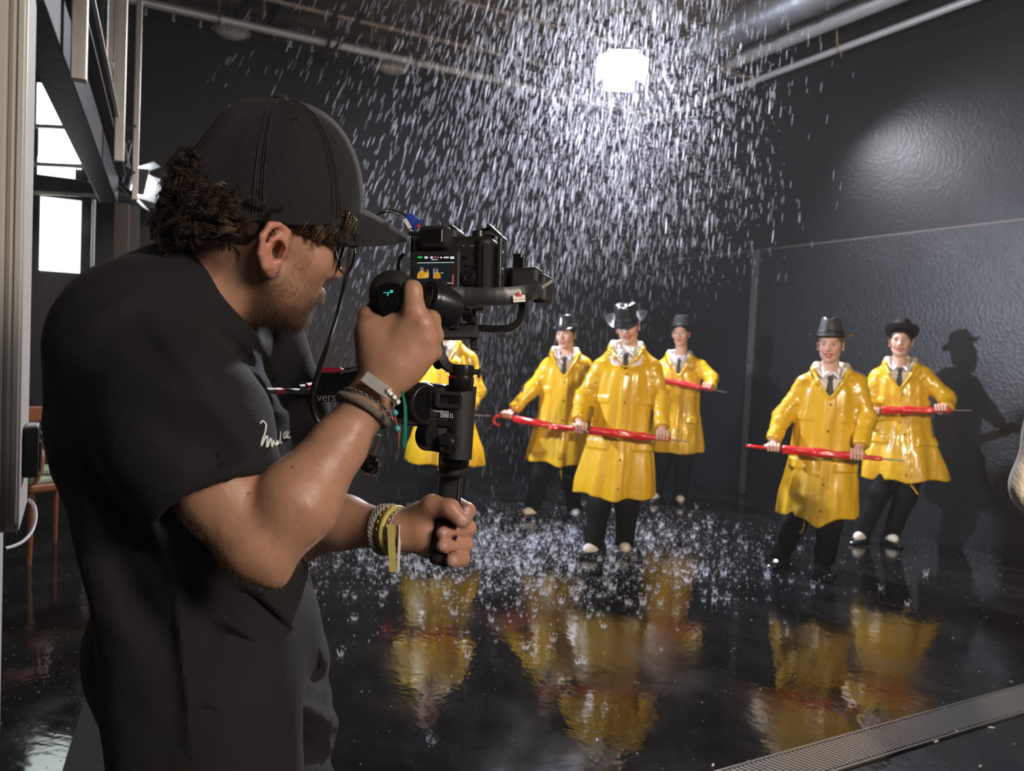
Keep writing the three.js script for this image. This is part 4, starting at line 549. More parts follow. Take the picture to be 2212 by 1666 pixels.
const yokeM = uni(0.05, cap(O(300, 706, 0.98), O(400, 620, 1.06), 0.06, 0.05), cap(O(545, 748, 1.22), O(470, 640, 1.10), 0.06, 0.05), cap(O(250, 690, 1.05), O(400, 630, 1.08), 0.07, 0.06));
const nkA = O(548, 545, 1.06), nkB = O(430, 690, 1.07), nkP = O(446, 622, 0.975), nkC = nrm(cross(sub(O(524, 700, 1.03), O(374, 580, 1.06)), sub(nkP, O(374, 580, 1.06)))), nkN = dot(nkC, sub(nkA, nkB)) > 0 ? nkC : mul(nkC, -1), neckCloth = cap(nkA, nkB, 0.068, 0.084);
const collarF = (x, y, z) => { const e = (x - nkP[0]) * nkN[0] + (y - nkP[1]) * nkN[1] + (z - nkP[2]) * nkN[2]; return smax(neckCloth(x, y, z) - 0.0028 * sstep(-0.024, -0.022, e), e, 0.004); };
const shirtF = (x, y, z) => {
  let d = trunk(x, y, z) - foldAt(x, y, z) - 0.003 * nz(x * 12, y * 12, z * 12) - 0.0014 * nz(x * 34, y * 34, z * 34); d = smax(d, y - (833 - 600) / FOCAL * DZ, 0.05); d = smin(d, yokeM(x, y, z), 0.06);
  let s = slvR(x, y, z) - slvAt(x, y, z) - 0.002 * nz(x * 22, y * 22, z * 22); const e = (x - slvEnd[0]) * slvN[0] + (y - slvEnd[1]) * slvN[1] + (z - slvEnd[2]) * slvN[2];
  s = smax(s, e, 0.006) - 0.0015 * sstep(-0.030, -0.028, e) ; s = smax(s, -slvHollow(x, y, z), 0.004); d = smin(d, s, 0.03); d = smin(d, slvL(x, y, z), 0.04);
  return smin(d, collarF(x, y, z), 0.03);
};
const shirtGeo = surf(shirtF, [-0.74, -0.68, -1.40], [-0.22, 0.20, -0.77], 0.0055, { uv: (x, y, z) => [x + 0.5 * z, y] });
const shirt = mp('t_shirt', shirtGeo, MM.shirt, man, 'loose black T-shirt');
const hit = (f, px, py, d0 = 0.75, d1 = 1.5) => { const u = O(px, py, 1); let t = d0; for (let i = 0; i < 160 && t < d1; i++) { const d = f(u[0] * t, u[1] * t, u[2] * t); if (d < 0.0004) break; t += Math.max(0.0006, d * 0.55); } return t; };
{ // handwriting printed on the chest
  const S = [[[561, 916], [567, 910], [574, 917], [572, 935], [566, 952], [564, 964]], [[564, 964], [577, 941], [576, 968], [585, 946], [587, 967], [591, 953], [594, 962], [599, 953], [600, 958], [595, 961], [602, 957], [604, 952], [606, 931], [606, 959], [609, 956]], [[617, 933], [612, 940], [613, 947], [617, 941], [619, 930], [618, 947], [623, 932], [621, 946], [626, 945]]];
  const g = S.map((s) => tube(s.map(([x, y]) => { const d = hit(shirtF, x, y); return O(x, y, d - 0.0008); }), 0.0011, s.length * 8, 6));
  mp('chest_print', join(g), MM.print, shirt, 'white handwritten lettering');
}
// --- trousers and shoes
{
  const B = manBase, hip = toOwn([B.x, 0.93, B.z]), f = V3(1, 0, 0).transformDirection(EYE).setY(0).normalize(), r = V3(0, 0, 1).transformDirection(EYE).setY(0).normalize(), W3 = (a, y, b) => toOwn([B.x + f.x * a + r.x * b, y, B.z + f.z * a + r.z * b]);
  const legF = uni(0.05, ell(W3(-0.01, 0.98, 0), [0.15, 0.14, 0.17]), chain([W3(0.03, 0.93, 0.1), W3(0.12, 0.5, 0.13), W3(0.05, 0.09, 0.16)], [0.105, 0.085, 0.068], 0.04), chain([W3(0.0, 0.93, -0.1), W3(0.02, 0.5, -0.14), W3(-0.14, 0.09, -0.18)], [0.105, 0.085, 0.068], 0.04));
  const [lo, hi] = bbox([W3(0.3, 1.15, 0.3), W3(-0.3, 0.05, -0.35), W3(0.3, 0.05, 0.3)], 0.12);
  mp('trousers', surf((x, y, z) => legF(x, y, z) - 0.006 * nz(x * 10, y * 8, z * 10), lo, hi, 0.014), MM.trousers);
  for (const [a, b] of [[0.05, 0.16], [-0.14, -0.18]]) { const c = [B.x + f.x * a + r.x * b, B.z + f.z * a + r.z * b]; const s = join([rbox(0.27, 0.05, 0.1, 0.02).translate(0.05, 0.025, 0), new THREE.SphereGeometry(1, 24, 16).scale(0.13, 0.06, 0.048).translate(0.03, 0.06, 0)]).rotateY(Math.atan2(-f.z, f.x)).translate(c[0] - B.x, 0, c[1] - B.z); part('shoe', s, MM.trousers, man); }
}
// --- skin
const armR = (() => {
  const up = uni(0.014, cap(J.shR, O(480, 1060, 0.866), 0.054, 0.048), cap(O(480, 1060, 0.866), O(556, 1172, 0.851), 0.048, 0.041), cap(O(560, 1180, 0.85), O(594, 1236, 0.848), 0.036, 0.0175));
  const fore = uni(0.012, cap(O(574, 1182, 0.85), O(640, 1085, 0.86), 0.036, 0.0455), cap(O(640, 1085, 0.86), O(730, 963, 0.885), 0.0455, 0.0305), cap(O(730, 963, 0.885), J.wrR, 0.0305, 0.024));
  const arm = (x, y, z) => smin(up(x, y, z), fore(x, y, z), 0.008);
  const hand = uni(0.016, cap(J.wrR, O(850, 790, 0.902), 0.0245, 0.027), ell(O(860, 752, 0.905), [0.040, 0.043, 0.022]), cap(O(818, 790, 0.905), O(806, 722, 0.908), 0.019, 0.017));
  const K = [[894, 674, 0.893], [912, 702, 0.893], [918, 732, 0.897], [918, 764, 0.904]].map((p) => O(...p)), root = [[842, 800, 0.893], [852, 806, 0.891], [860, 814, 0.893], [866, 822, 0.898]].map((p) => O(...p));
  const bones = K.map((k, i) => cap(root[i], k, 0.010, 0.0125)), mid = [[[890, 628, 0.898], [868, 620, 0.93]], [[930, 692, 0.925], [908, 680, 0.95]], [[936, 724, 0.93], [910, 714, 0.952]], [[932, 760, 0.938], [908, 752, 0.955]]];
  const fing = K.map((k, i) => chain([k, O(...mid[i][0]), O(...mid[i][1])], [0.0128, 0.0118, 0.0102], 0.004)), thumb = chain([O(812, 776, 0.905), O(798, 716, 0.908), O(798, 684, 0.918), O(816, 660, 0.95)], [0.0185, 0.0145, 0.0128, 0.0105], 0.006);
  const all = (x, y, z) => { let d = arm(x, y, z); const inner = gripF(x, y, z) - 0.0028; let h = hand(x, y, z); for (const b of bones) h = smin(h, b(x, y, z), 0.009); for (const b of fing) h = smin(h, b(x, y, z), 0.0055); h = smin(h, thumb(x, y, z), 0.011); return Math.max(smin(d, h, 0.015) - 0.0006 * nz(x * 60, y * 60, z * 60), -inner); };
  const [lo, hi] = bbox([J.shR, J.elR, J.wrR, ...K, O(600, 1270, 0.85), O(892, 600, 0.9), O(950, 720, 0.93)], 0.06);
  return surf(all, lo, hi, 0.0036, { color: (x, y, z) => { const n = nz(x * 30, y * 30, z * 30) * 0.06 + nz(x * 90, y * 90, z * 90) * 0.05; let c = [MSKIN[0] * (1 + n), MSKIN[1] * (1 + n * 1.2), MSKIN[2] * (1 + n * 1.3)]; for (const k of K) { const q = Math.hypot(x - k[0], y - k[1], z - k[2]); if (q < 0.02) c = lerp3([0.53, 0.24, 0.155], c, sstep(0.008, 0.02, q)); } for (const m of MOLES) { if (Math.hypot(x - m[0], y - m[1]) < 0.0009) c = [0.2, 0.07, 0.045]; } return c; } });
});
const MOLES = [[632, 1063], [582, 1092], [783, 900], [628, 1010], [540, 1065]].map(([x, y]) => { const d = 0.83; return O(x, y, d); });
const tubeF = cap(O(978, 1012, 1.075), O(952, 1226, 1.053), 0.0168);
const gripF = uni(0.028, ell(O(849, 632, 0.915), [0.0185, 0.018, 0.02]), cap(O(849, 638, 0.918), O(835, 676, 0.925), 0.0178, 0.011), cap(O(849, 638, 0.93), O(886, 760, 0.945), 0.0175, 0.016));
const armL = (() => {
  const P = 1.07, arm = uni(0.02, cap(J.shL, J.elL, 0.05, 0.044), cap(J.elL, O(740, 1128, 1.13), 0.043, 0.036), cap(O(740, 1128, 1.13), J.wrL, 0.034, 0.0245));
  const hand = uni(0.014, cap(J.wrL, O(905, 1142, 1.075), 0.0245, 0.029), ell(O(920, 1140, 1.078), [0.034, 0.037, 0.024]));
  const fing = [[[928, 1100, 1.10], [985, 1090, 1.115], [1010, 1104, 1.085], [1000, 1126, 1.055]], [[935, 1128, 1.105], [995, 1126, 1.11], [1011, 1142, 1.075], [957, 1152, 1.042]], [[932, 1158, 1.10], [988, 1162, 1.105], [1004, 1176, 1.072], [957, 1180, 1.038]], [[925, 1188, 1.095], [975, 1196, 1.095], [997, 1207, 1.066], [977, 1212, 1.036]]].map((c) => chain(c.map((p) => O(...p)), [0.0122, 0.0115, 0.0112, 0.0094], 0.003));
  const thumb = chain([O(902, 1122, 1.068), O(934, 1093, 1.052), O(972, 1098, 1.038), O(996, 1124, 1.036)], [0.0185, 0.0145, 0.0118, 0.0098], 0.006);
  const all = (x, y, z) => { let h = hand(x, y, z); h = smin(h, fing[0](x, y, z), 0.006); for (let i = 1; i < 4; i++) h = smin(h, fing[i](x, y, z), 0.0022); h = smin(h, thumb(x, y, z), 0.006); return Math.max(smin(h, arm(x, y, z), 0.012), -tubeF(x, y, z)); };
  const nails = [[[999, 1128, 1.028], 0.006], [[952, 1151, 1.033], 0.0052], [[951, 1178, 1.029], 0.0052], [[975, 1210, 1.027], 0.005]].map(([p, r]) => [O(...p), r]);
  const [lo, hi] = bbox([J.shL, J.elL, J.wrL, O(1022, 1100, 1.08), O(990, 1230, 1.06)], 0.055);
  return surf(all, lo, hi, 0.0034, { color: (x, y, z) => { const n = nz(x * 40, y * 40, z * 40) * 0.07; let c = [MSKIN[0] * (1 + n), MSKIN[1] * (1 + n), MSKIN[2] * (1 + n)]; const X = x - (965 - 1106) / FOCAL * P; if (X > -0.012) c = lerp3(c, [0.54, 0.25, 0.18], 0.5); for (const [p, r] of nails) if (Math.hypot(x - p[0], y - p[1], z - p[2]) < r * 1.35) c = [0.62, 0.36, 0.30]; return c; } });
});
// head: yaw away from the viewer, bent forward
const HS = 1.058, headFrame = (() => { const th = 9.9 * RAD, ph = 37.7 * RAD, ro = 14.8 * RAD, fh = [Math.cos(ph), 0, -Math.sin(ph)], fwd = [fh[0] * Math.cos(th), -Math.sin(th), fh[2] * Math.cos(th)], l0 = nrm(cross([0, 1, 0], fh)), u0 = cross(fwd, l0), lft = add(mul(l0, Math.cos(ro)), mul(u0, Math.sin(ro))), up = cross(fwd, lft); return new THREE.Matrix4().makeBasis(V3(...lft).multiplyScalar(HS), V3(...up).multiplyScalar(HS), V3(...fwd).multiplyScalar(HS)).setPosition(...O(575, 498, 1.052)); })();
const hf = headField({ smile: 0, jaw: 1.12, fineEar: true, noNeck: true, blush: 0.35, lip: [0.42, 0.17, 0.13] });
const beardZone = (x, y, z) => { const ax = Math.abs(x); let b = sstep(-0.034, -0.052, y - 0.35 * Math.max(0, 0.03 - z) * 0.4) * sstep(-0.002, 0.02, z + 0.02); if (z > 0.06 && y > -0.049 && y < -0.034 && ax < 0.03) b = Math.max(b, 0.8); b *= 1 - 0.75 * Math.exp(-((ax - 0.032) ** 2 + (y + 0.045) ** 2) / 0.0002); if (ax > 0.052 && y > -0.06 && z < 0.04 && z > 0.0) b = Math.max(b, sstep(0.02, -0.03, y) * 0.7); return b; };
{
  const inv = headFrame.clone().invert(), nA = V3(...O(548, 545, 1.06)).applyMatrix4(inv).toArray(), nB = V3(...O(440, 655, 1.06)).applyMatrix4(inv).toArray(), neckM = cap(nA, nB, 0.054, 0.060), nBox = [0, 1, 2].map((i) => Math.min(nB[i] - 0.07, [-0.105, -0.15, -0.13][i]));
  const fm = (x, y, z) => smin(hf.f(x, y, z), neckM(x, y, z), 0.03);
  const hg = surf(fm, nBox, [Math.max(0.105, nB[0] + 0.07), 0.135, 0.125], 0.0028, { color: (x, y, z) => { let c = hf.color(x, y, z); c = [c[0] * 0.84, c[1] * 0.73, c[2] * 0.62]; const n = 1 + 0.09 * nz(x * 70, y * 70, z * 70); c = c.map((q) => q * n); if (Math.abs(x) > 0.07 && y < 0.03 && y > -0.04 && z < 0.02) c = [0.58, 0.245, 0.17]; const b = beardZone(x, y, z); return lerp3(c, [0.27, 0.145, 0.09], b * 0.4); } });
  const R = rng(5), strands = [], p = hg.attributes.position, nn = hg.attributes.normal, one = (list, P, D, l, r) => { const s = cross(D, [0.3, 0.9, 0.2]), S = nrm(s), T = cross(D, S), tip = add(P, mul(D, l)); const a = [0, 2.09, 4.19].map((q) => add(P, add(mul(S, r * Math.cos(q)), mul(T, r * Math.sin(q))))); for (let i = 0; i < 3; i++) list.push(...a[i], ...a[(i + 1) % 3], ...tip); };
  for (let i = 0; i < p.count; i++) { const x = p.getX(i), y = p.getY(i), z = p.getZ(i), b = beardZone(x, y, z); for (let rep2 = 0; rep2 < 3; rep2++) { if (R() > b * (y < -0.055 ? 0.8 : 0.42) || z < -0.03) continue; const N = [nn.getX(i), nn.getY(i), nn.getZ(i)], l = y < -0.07 ? 0.0085 : 0.006; const D = nrm([N[0] * 0.55 + (R() - 0.5) * 0.5, N[1] * 0.5 - 0.75 + (R() - 0.5) * 0.4, N[2] * 0.55 + 0.2 + (R() - 0.5) * 0.5]); one(strands, [x + (R() - 0.5) * 0.003, y + (R() - 0.5) * 0.003, z], D, l * (0.6 + 0.8 * R()), 0.00011); } }
  for (let i = 0; i < 900; i++) { const s = R() < 0.5 ? -1 : 1, a = 0.014 + R() * 0.038, P = [s * a, 0.029 - (a - 0.03) ** 2 * 1.5 + (R() - 0.5) * 0.008, 0.084 - a * a * 6]; one(strands, P, nrm([s * 0.8, 0.3 - a * 8, 0.35]), 0.009, 0.0004); }
  const bg = new THREE.BufferGeometry(); bg.setAttribute('position', new THREE.BufferAttribute(new Float32Array(strands), 3)); bg.computeVertexNormals();
  const torsoSkin = tinted(surf((x, y, z) => Math.max(trunk(x, y, z) + 0.03, y - (833 - 640) / FOCAL * DZ), [-0.74, -0.6, -1.36], [-0.22, 0.15, -0.8], 0.02), MSKIN);
  const aR = armR(), aL = armL(), fuzz = []; for (const [g, keep] of [[aR, (x, y, z) => x / -z * FOCAL + 1106 < 790 && 833 - y / -z * FOCAL > 880], [aL, (x, y, z) => x / -z * FOCAL + 1106 < 850]]) { const p = g.attributes.position, n = g.attributes.normal; for (let i = 0; i < p.count; i++) { const x = p.getX(i), y = p.getY(i), z = p.getZ(i); if (!keep(x, y, z) || R() > 0.22) continue; const D = nrm([n.getX(i) * 0.35 + 0.35 + (R() - 0.5) * 0.5, n.getY(i) * 0.35 - 0.55 + (R() - 0.5) * 0.5, n.getZ(i) * 0.35 + (R() - 0.5) * 0.4]); one(fuzz, [x, y, z], D, 0.006 + 0.006 * R(), 0.00007); } }
  const fg = new THREE.BufferGeometry(); fg.setAttribute('position', new THREE.BufferAttribute(new Float32Array(fuzz), 3)); fg.computeVertexNormals();
  mp('body', joinSkin([hg.applyMatrix4(headFrame), aR, aL, torsoSkin]), MM.skin); mp('arm_hair', fg, MM.hairLight, man, 'fine light hair on the forearms');
  mp('beard', bg.applyMatrix4(headFrame), MM.beard, man, 'short brown beard and eyebrows');
}
{ // glasses
  const g = [], lensPts = (s, k = 1, n = 40) => { const o = []; for (let i = 0; i <= n; i++) { const a = i / n * 6.2832, c = Math.cos(a), q = Math.sin(a), r = 1 / Math.pow(Math.abs(c) ** 2.6 + Math.abs(q) ** 2.6, 1 / 2.6); o.push([s * 0.034 + c * r * 0.0265 * k, -0.002 + q * r * 0.0215 * k, 0.1005 - 0.22 * Math.abs(s * 0.034 + c * r * 0.0265 * k) ** 1.3]); } return o; };
  for (const s of [-1, 1]) { g.push(tube(lensPts(s), 0.0021, 80, 8)); g.push(tube([[s * 0.061, 0.009, 0.092], [s * 0.07, 0.0115, 0.085], [s * 0.077, 0.012, 0.03], [s * 0.078, 0.012, 0.0]], 0.0024, 40, 8)); }
  g.push(tube([[-0.0085, 0.006, 0.1005], [0, 0.009, 0.103], [0.0085, 0.006, 0.1005]], 0.0024, 12, 8));
  const gl = mp('glasses', join(g).applyMatrix4(headFrame), MM.frame, man, 'black rimmed glasses');
  for (const s of [-1, 1]) { const o = lensPts(s, 0.97, 32), pos = [], c = [s * 0.034, -0.002, 0.0975]; for (let i = 0; i < 32; i++) pos.push(...c, ...o[i], ...o[i + 1]); const q = new THREE.BufferGeometry(); q.setAttribute('position', new THREE.BufferAttribute(new Float32Array(pos), 3)); q.computeVertexNormals(); mp('lens', q.applyMatrix4(headFrame), MM.lens, gl); }
  mp('hinge', join([-1, 1].map((s) => rbox(0.004, 0.005, 0.006, 0.001).translate(s * 0.0665, 0.0105, 0.0885))).applyMatrix4(headFrame), MM.silver, gl);
}
// cap
const capFrame = headFrame.clone().multiply(new THREE.Matrix4().makeScale(1 / HS, 1 / HS, 1 / HS)).multiply(new THREE.Matrix4().makeTranslation(0, 0.028 * HS, 0.004 * HS)).multiply(new THREE.Matrix4().makeRotationX(-15 * RAD));
{
  const NA = 480, NV = 90, capR = (a) => { const c = Math.cos(a), s = Math.sin(a); return 1 / Math.hypot(c / 0.117, s / 0.094); }; // a: 0 = front
  const pos = [], uv = [], idx = [], HGT = 0.139, point = (a, v, off = 0) => {
    const t = v * Math.PI / 2, r = capR(a) * Math.pow(Math.cos(t), 0.78), y = HGT * Math.pow(Math.sin(t), 0.92); let k = 1, dy = 0;
    const sa = Math.abs(((a / (Math.PI / 3) + 0.5) % 1 + 1) % 1 - 0.5) * Math.PI / 3 * Math.max(r, 0.002) / 1; // distance to the nearest of six seams
    const se = sa; k -= 0.012 * Math.exp(-(se * se) / 0.000012) * sstep(0, 0.1, 1 - v) - 0.006 * Math.exp(-((se - 0.005) ** 2) / 0.000003) * (1 - v * 0.7);
    k += 0.018 * Math.sin(a * 3 + 1.2) * Math.sin(v * 3) * (1 - v) + 0.02 * nz(Math.sin(a) * 2.2 + 3, v * 3.2, Math.cos(a) * 2.2) * (1 - v);
    if (Math.cos(a) < -0.8) dy += 0.030 * sstep(0.8, 0.97, -Math.cos(a)) * (1 - v) ** 3; // opening above the strap at the back
    k -= 0.15 * Math.max(0, -Math.cos(a)) * Math.sin(Math.min(1, v * 1.25) * Math.PI * 0.75);
    const fx = (0.010 * (1 - Math.cos(a))) * 0; return [Math.sin(a) * (r * k + off), y + dy - 0.012 * Math.sin(a) ** 2 * (1 - v), Math.cos(a) * (r * k + off) + 0.006 * v + fx];
  };
  for (const [off, flip] of [[0, false], [-0.0025, true]]) { const b = pos.length / 3; for (let j = 0; j <= NV; j++) for (let i = 0; i <= NA; i++) { const a = i / NA * Math.PI * 2 - Math.PI, v = j / NV * 0.995; pos.push(...point(a, v, off)); uv.push(a * 0.105 / 0.04, v * 0.17 / 0.04); } for (let j = 0; j < NV; j++) for (let i = 0; i < NA; i++) { const q = b + j * (NA + 1) + i, w = q + NA + 1; flip ? idx.push(q, w, q + 1, q + 1, w, w + 1) : idx.push(q, q + 1, w, q + 1, w + 1, w); } }
  { const n = (NA + 1) * (NV + 1); for (let i = 0; i < NA; i++) idx.push(i, n + i, i + 1, i + 1, n + i, n + i + 1); }
  const g = new THREE.BufferGeometry(); g.setAttribute('position', new THREE.BufferAttribute(new Float32Array(pos), 3)); g.setAttribute('uv', new THREE.BufferAttribute(new Float32Array(uv), 2)); g.setIndex(idx); g.computeVertexNormals();
  const c = mp('cap', g.applyMatrix4(capFrame), MM.cap, man, 'dark grey corduroy baseball cap');
  { const st = []; for (let k = 0; k < 6; k++) for (const o of [-0.006, -0.0025, 0.0025, 0.006]) { const pts = []; for (let i = 0; i <= 26; i++) { const v = 0.02 + i / 26 * 0.9, a = k * Math.PI / 3, r = Math.max(0.006, capR(a) * Math.cos(v * Math.PI / 2)); pts.push(point(a + o * (1 - 0.6 * v) / r, v, 0.0006)); } st.push(tube(pts, 0.0007, 60, 4)); } mp('stitching', join(st).applyMatrix4(capFrame), MM.cap, c); }
  // brim
  const bp = [], bu = [], bi = [], NU = 90, NW = 26, brim = (u, w, under) => { const a = u * 1.02, r0 = point(a, 0.005), L = 0.082 * Math.pow(Math.max(0, 1 - (u * 0.985) ** 2), 0.5), x = r0[0] * (1 - 0.06 * w), z = r0[2] + L * w * 0.86 + (1 - Math.abs(u)) * 0.002, y = r0[1] + 0.006 - 0.036 * w * Math.sqrt(Math.max(0, 1 - u * u * 0.8)) * (0.7 + 0.3 * w) - 0.016 * u * u * w; return [x, y - (under ? 0.0042 : 0), z]; };
  for (const un of [false, true]) { const b = bp.length / 3; for (let j = 0; j <= NW; j++) for (let i = 0; i <= NU; i++) { const P = brim(i / NU * 2 - 1, j / NW, un); bp.push(...P); bu.push(P[0] / 0.04, j / NW * 2); } for (let j = 0; j < NW; j++) for (let i = 0; i < NU; i++) { const q = b + j * (NU + 1) + i, w = q + NU + 1; un ? bi.push(q, q + 1, w, q + 1, w + 1, w) : bi.push(q, w, q + 1, q + 1, w, w + 1); } }
  { const n = (NU + 1) * (NW + 1), e = NW * (NU + 1); for (let i = 0; i < NU; i++) bi.push(e + i, n + e + i, e + i + 1, e + i + 1, n + e + i, n + e + i + 1); }
  const bg = new THREE.BufferGeometry(); bg.setAttribute('position', new THREE.BufferAttribute(new Float32Array(bp), 3)); bg.setAttribute('uv', new THREE.BufferAttribute(new Float32Array(bu), 2)); bg.setIndex(bi); bg.computeVertexNormals();
  mp('brim', bg.applyMatrix4(capFrame), MM.cap, c); mp('button', new THREE.SphereGeometry(0.0085, 20, 12).scale(1, 0.55, 1).translate(0, HGT + 0.001, 0.006).applyMatrix4(capFrame), MM.cap, c);
  const strap = []; for (let i = 0; i <= 16; i++) { const a = Math.PI + (i / 16 - 0.5) * 1.7, P = point(a, 0.0); strap.push([Math.sin(a) * capR(a) * 0.985, -0.012 * Math.sin(a) ** 2 + 0.012, Math.cos(a) * capR(a) * 0.985]); }
  mp('strap', tube(strap, 0.006, 40, 8).applyMatrix4(capFrame), MM.cap, c);
  for (const s of [-1, 1]) { const P = point(s * (Math.PI / 3 + 0.5), 0.62, 0.0008); mp('eyelet', new THREE.TorusGeometry(0.003, 0.0011, 6, 16).applyMatrix4(frame(P, cross([P[0], 0, P[2]], [0, 1, 0]), [0, 1, 0])).applyMatrix4(capFrame), MM.cap, c); }
}
// hair: curled locks of strands under the cap
{
  const R = rng(19), dark = [], light = [];
  const base = surf((x, y, z) => { let d = ell([0, 0.03, -0.014], [0.081, 0.088, 0.098])(x, y, z); d = smin(d, ell([0, -0.03, -0.068], [0.062, 0.04, 0.036])(x, y, z), 0.03); d = smax(d, -ell([0, -0.045, 0.075], [0.10, 0.087, 0.085])(x, y, z), 0.015); d = smax(d, -ell([-0.08, -0.018, 0.004], [0.04, 0.048, 0.038])(x, y, z), 0.012); d = smax(d, y - 0.03, 0.01); return smax(d, -0.036 - 0.26 * x - y, 0.012) - 0.005 * nz(x * 50, y * 50, z * 50); }, [-0.11, -0.12, -0.15], [0.11, 0.14, 0.11], 0.0048);
  const lock = (list, P, D, l, curl, turns, n, thick) => { const A = nrm(D), S = nrm(cross(A, [0.31, 0.2, 0.9])), T = cross(A, S), ph = R() * 6.28; for (let k = 0; k < n; k++) { const o = [(R() - 0.5) * 0.005, (R() - 0.5) * 0.005, (R() - 0.5) * 0.005], pts = [], dp = (R() - 0.5) * 0.6, ll = l * (0.8 + 0.4 * R()); for (let i = 0; i <= 12; i++) { const t = i / 12, a = ph + dp + t * turns * 6.28, r = curl * Math.min(1, t * 2.2); pts.push(add(add(add(P, o), mul(A, ll * t)), add(mul(S, r * Math.cos(a)), add(mul(T, r * Math.sin(a)), [0, -0.012 * t * t, 0])))); } list.push(tube(pts, thick * (0.7 + 0.5 * R()), 12, 3)); } };
  for (let i = 0; i < 420; i++) { // back and sides
    const a = Math.PI * (0.36 + 1.28 * R()), y = -0.05 + R() * 0.09, rr = 1 - Math.max(0, -0.02 - y) * 2.5, P = [Math.sin(a) * 0.080 * rr, y, Math.cos(a) * 0.096 * rr - 0.014]; if (Math.cos(a) > 0.1 || y < -0.030 - 0.26 * P[0]) continue; if (Math.abs(P[0]) > 0.05 && P[2] > -0.048 && y < 0.03) continue;
    lock(R() < 0.13 ? light : dark, P, [P[0] * 3 + (R() - 0.5) * 1.1, -0.7 - R() * 0.5, P[2] * 2.0 - 0.25 + (R() - 0.5) * 1.1], 0.010 + R() * 0.017, 0.004 + R() * 0.006, 0.9 + R() * 0.9, 16, 0.00034);
  }
  for (let i = 0; i < 26; i++) { const P = [(R() - 0.5) * 0.05 - 0.01, 0.032 + R() * 0.03, -0.098]; lock(R() < 0.3 ? light : dark, P, [(R() - 0.5), 0.1 - R(), -1.2], 0.018 + R() * 0.016, 0.009, 0.9, 16, 0.00034); } // tuft through the back of the cap
  for (let i = 0; i < 90; i++) { const s = R() < 0.75 ? -1 : 1, t = R(), P = [s * (0.079 - 0.012 * t), 0.048 - R() * 0.016, 0.002 + t * 0.055]; lock(R() < 0.35 ? light : dark, P, [s * 0.1, -0.7, 0.5 + 0.5 * R()], 0.009 + R() * 0.013, 0.004 + R() * 0.004, 1.1, 13, 0.00032); } // temples
  for (let i = 0; i < 60; i++) { const x = (R() - 0.62) * 0.13, P = [x, 0.05, 0.078 - x * x * 4]; lock(R() < 0.6 ? light : dark, P, [(R() - 0.6) * 0.8, -0.55, 0.85], 0.018 + R() * 0.018, 0.004 + R() * 0.005, 1.3, 10, 0.0003); } // fringe under the brim
  const h = mp('hair', base.applyMatrix4(headFrame), MM.hair, man, 'curly brown hair'); mp('curls', join(dark).applyMatrix4(headFrame), MM.hair, h); mp('highlights', join(light).applyMatrix4(headFrame), MM.hairLight, h, 'lighter strands of the curls');
}
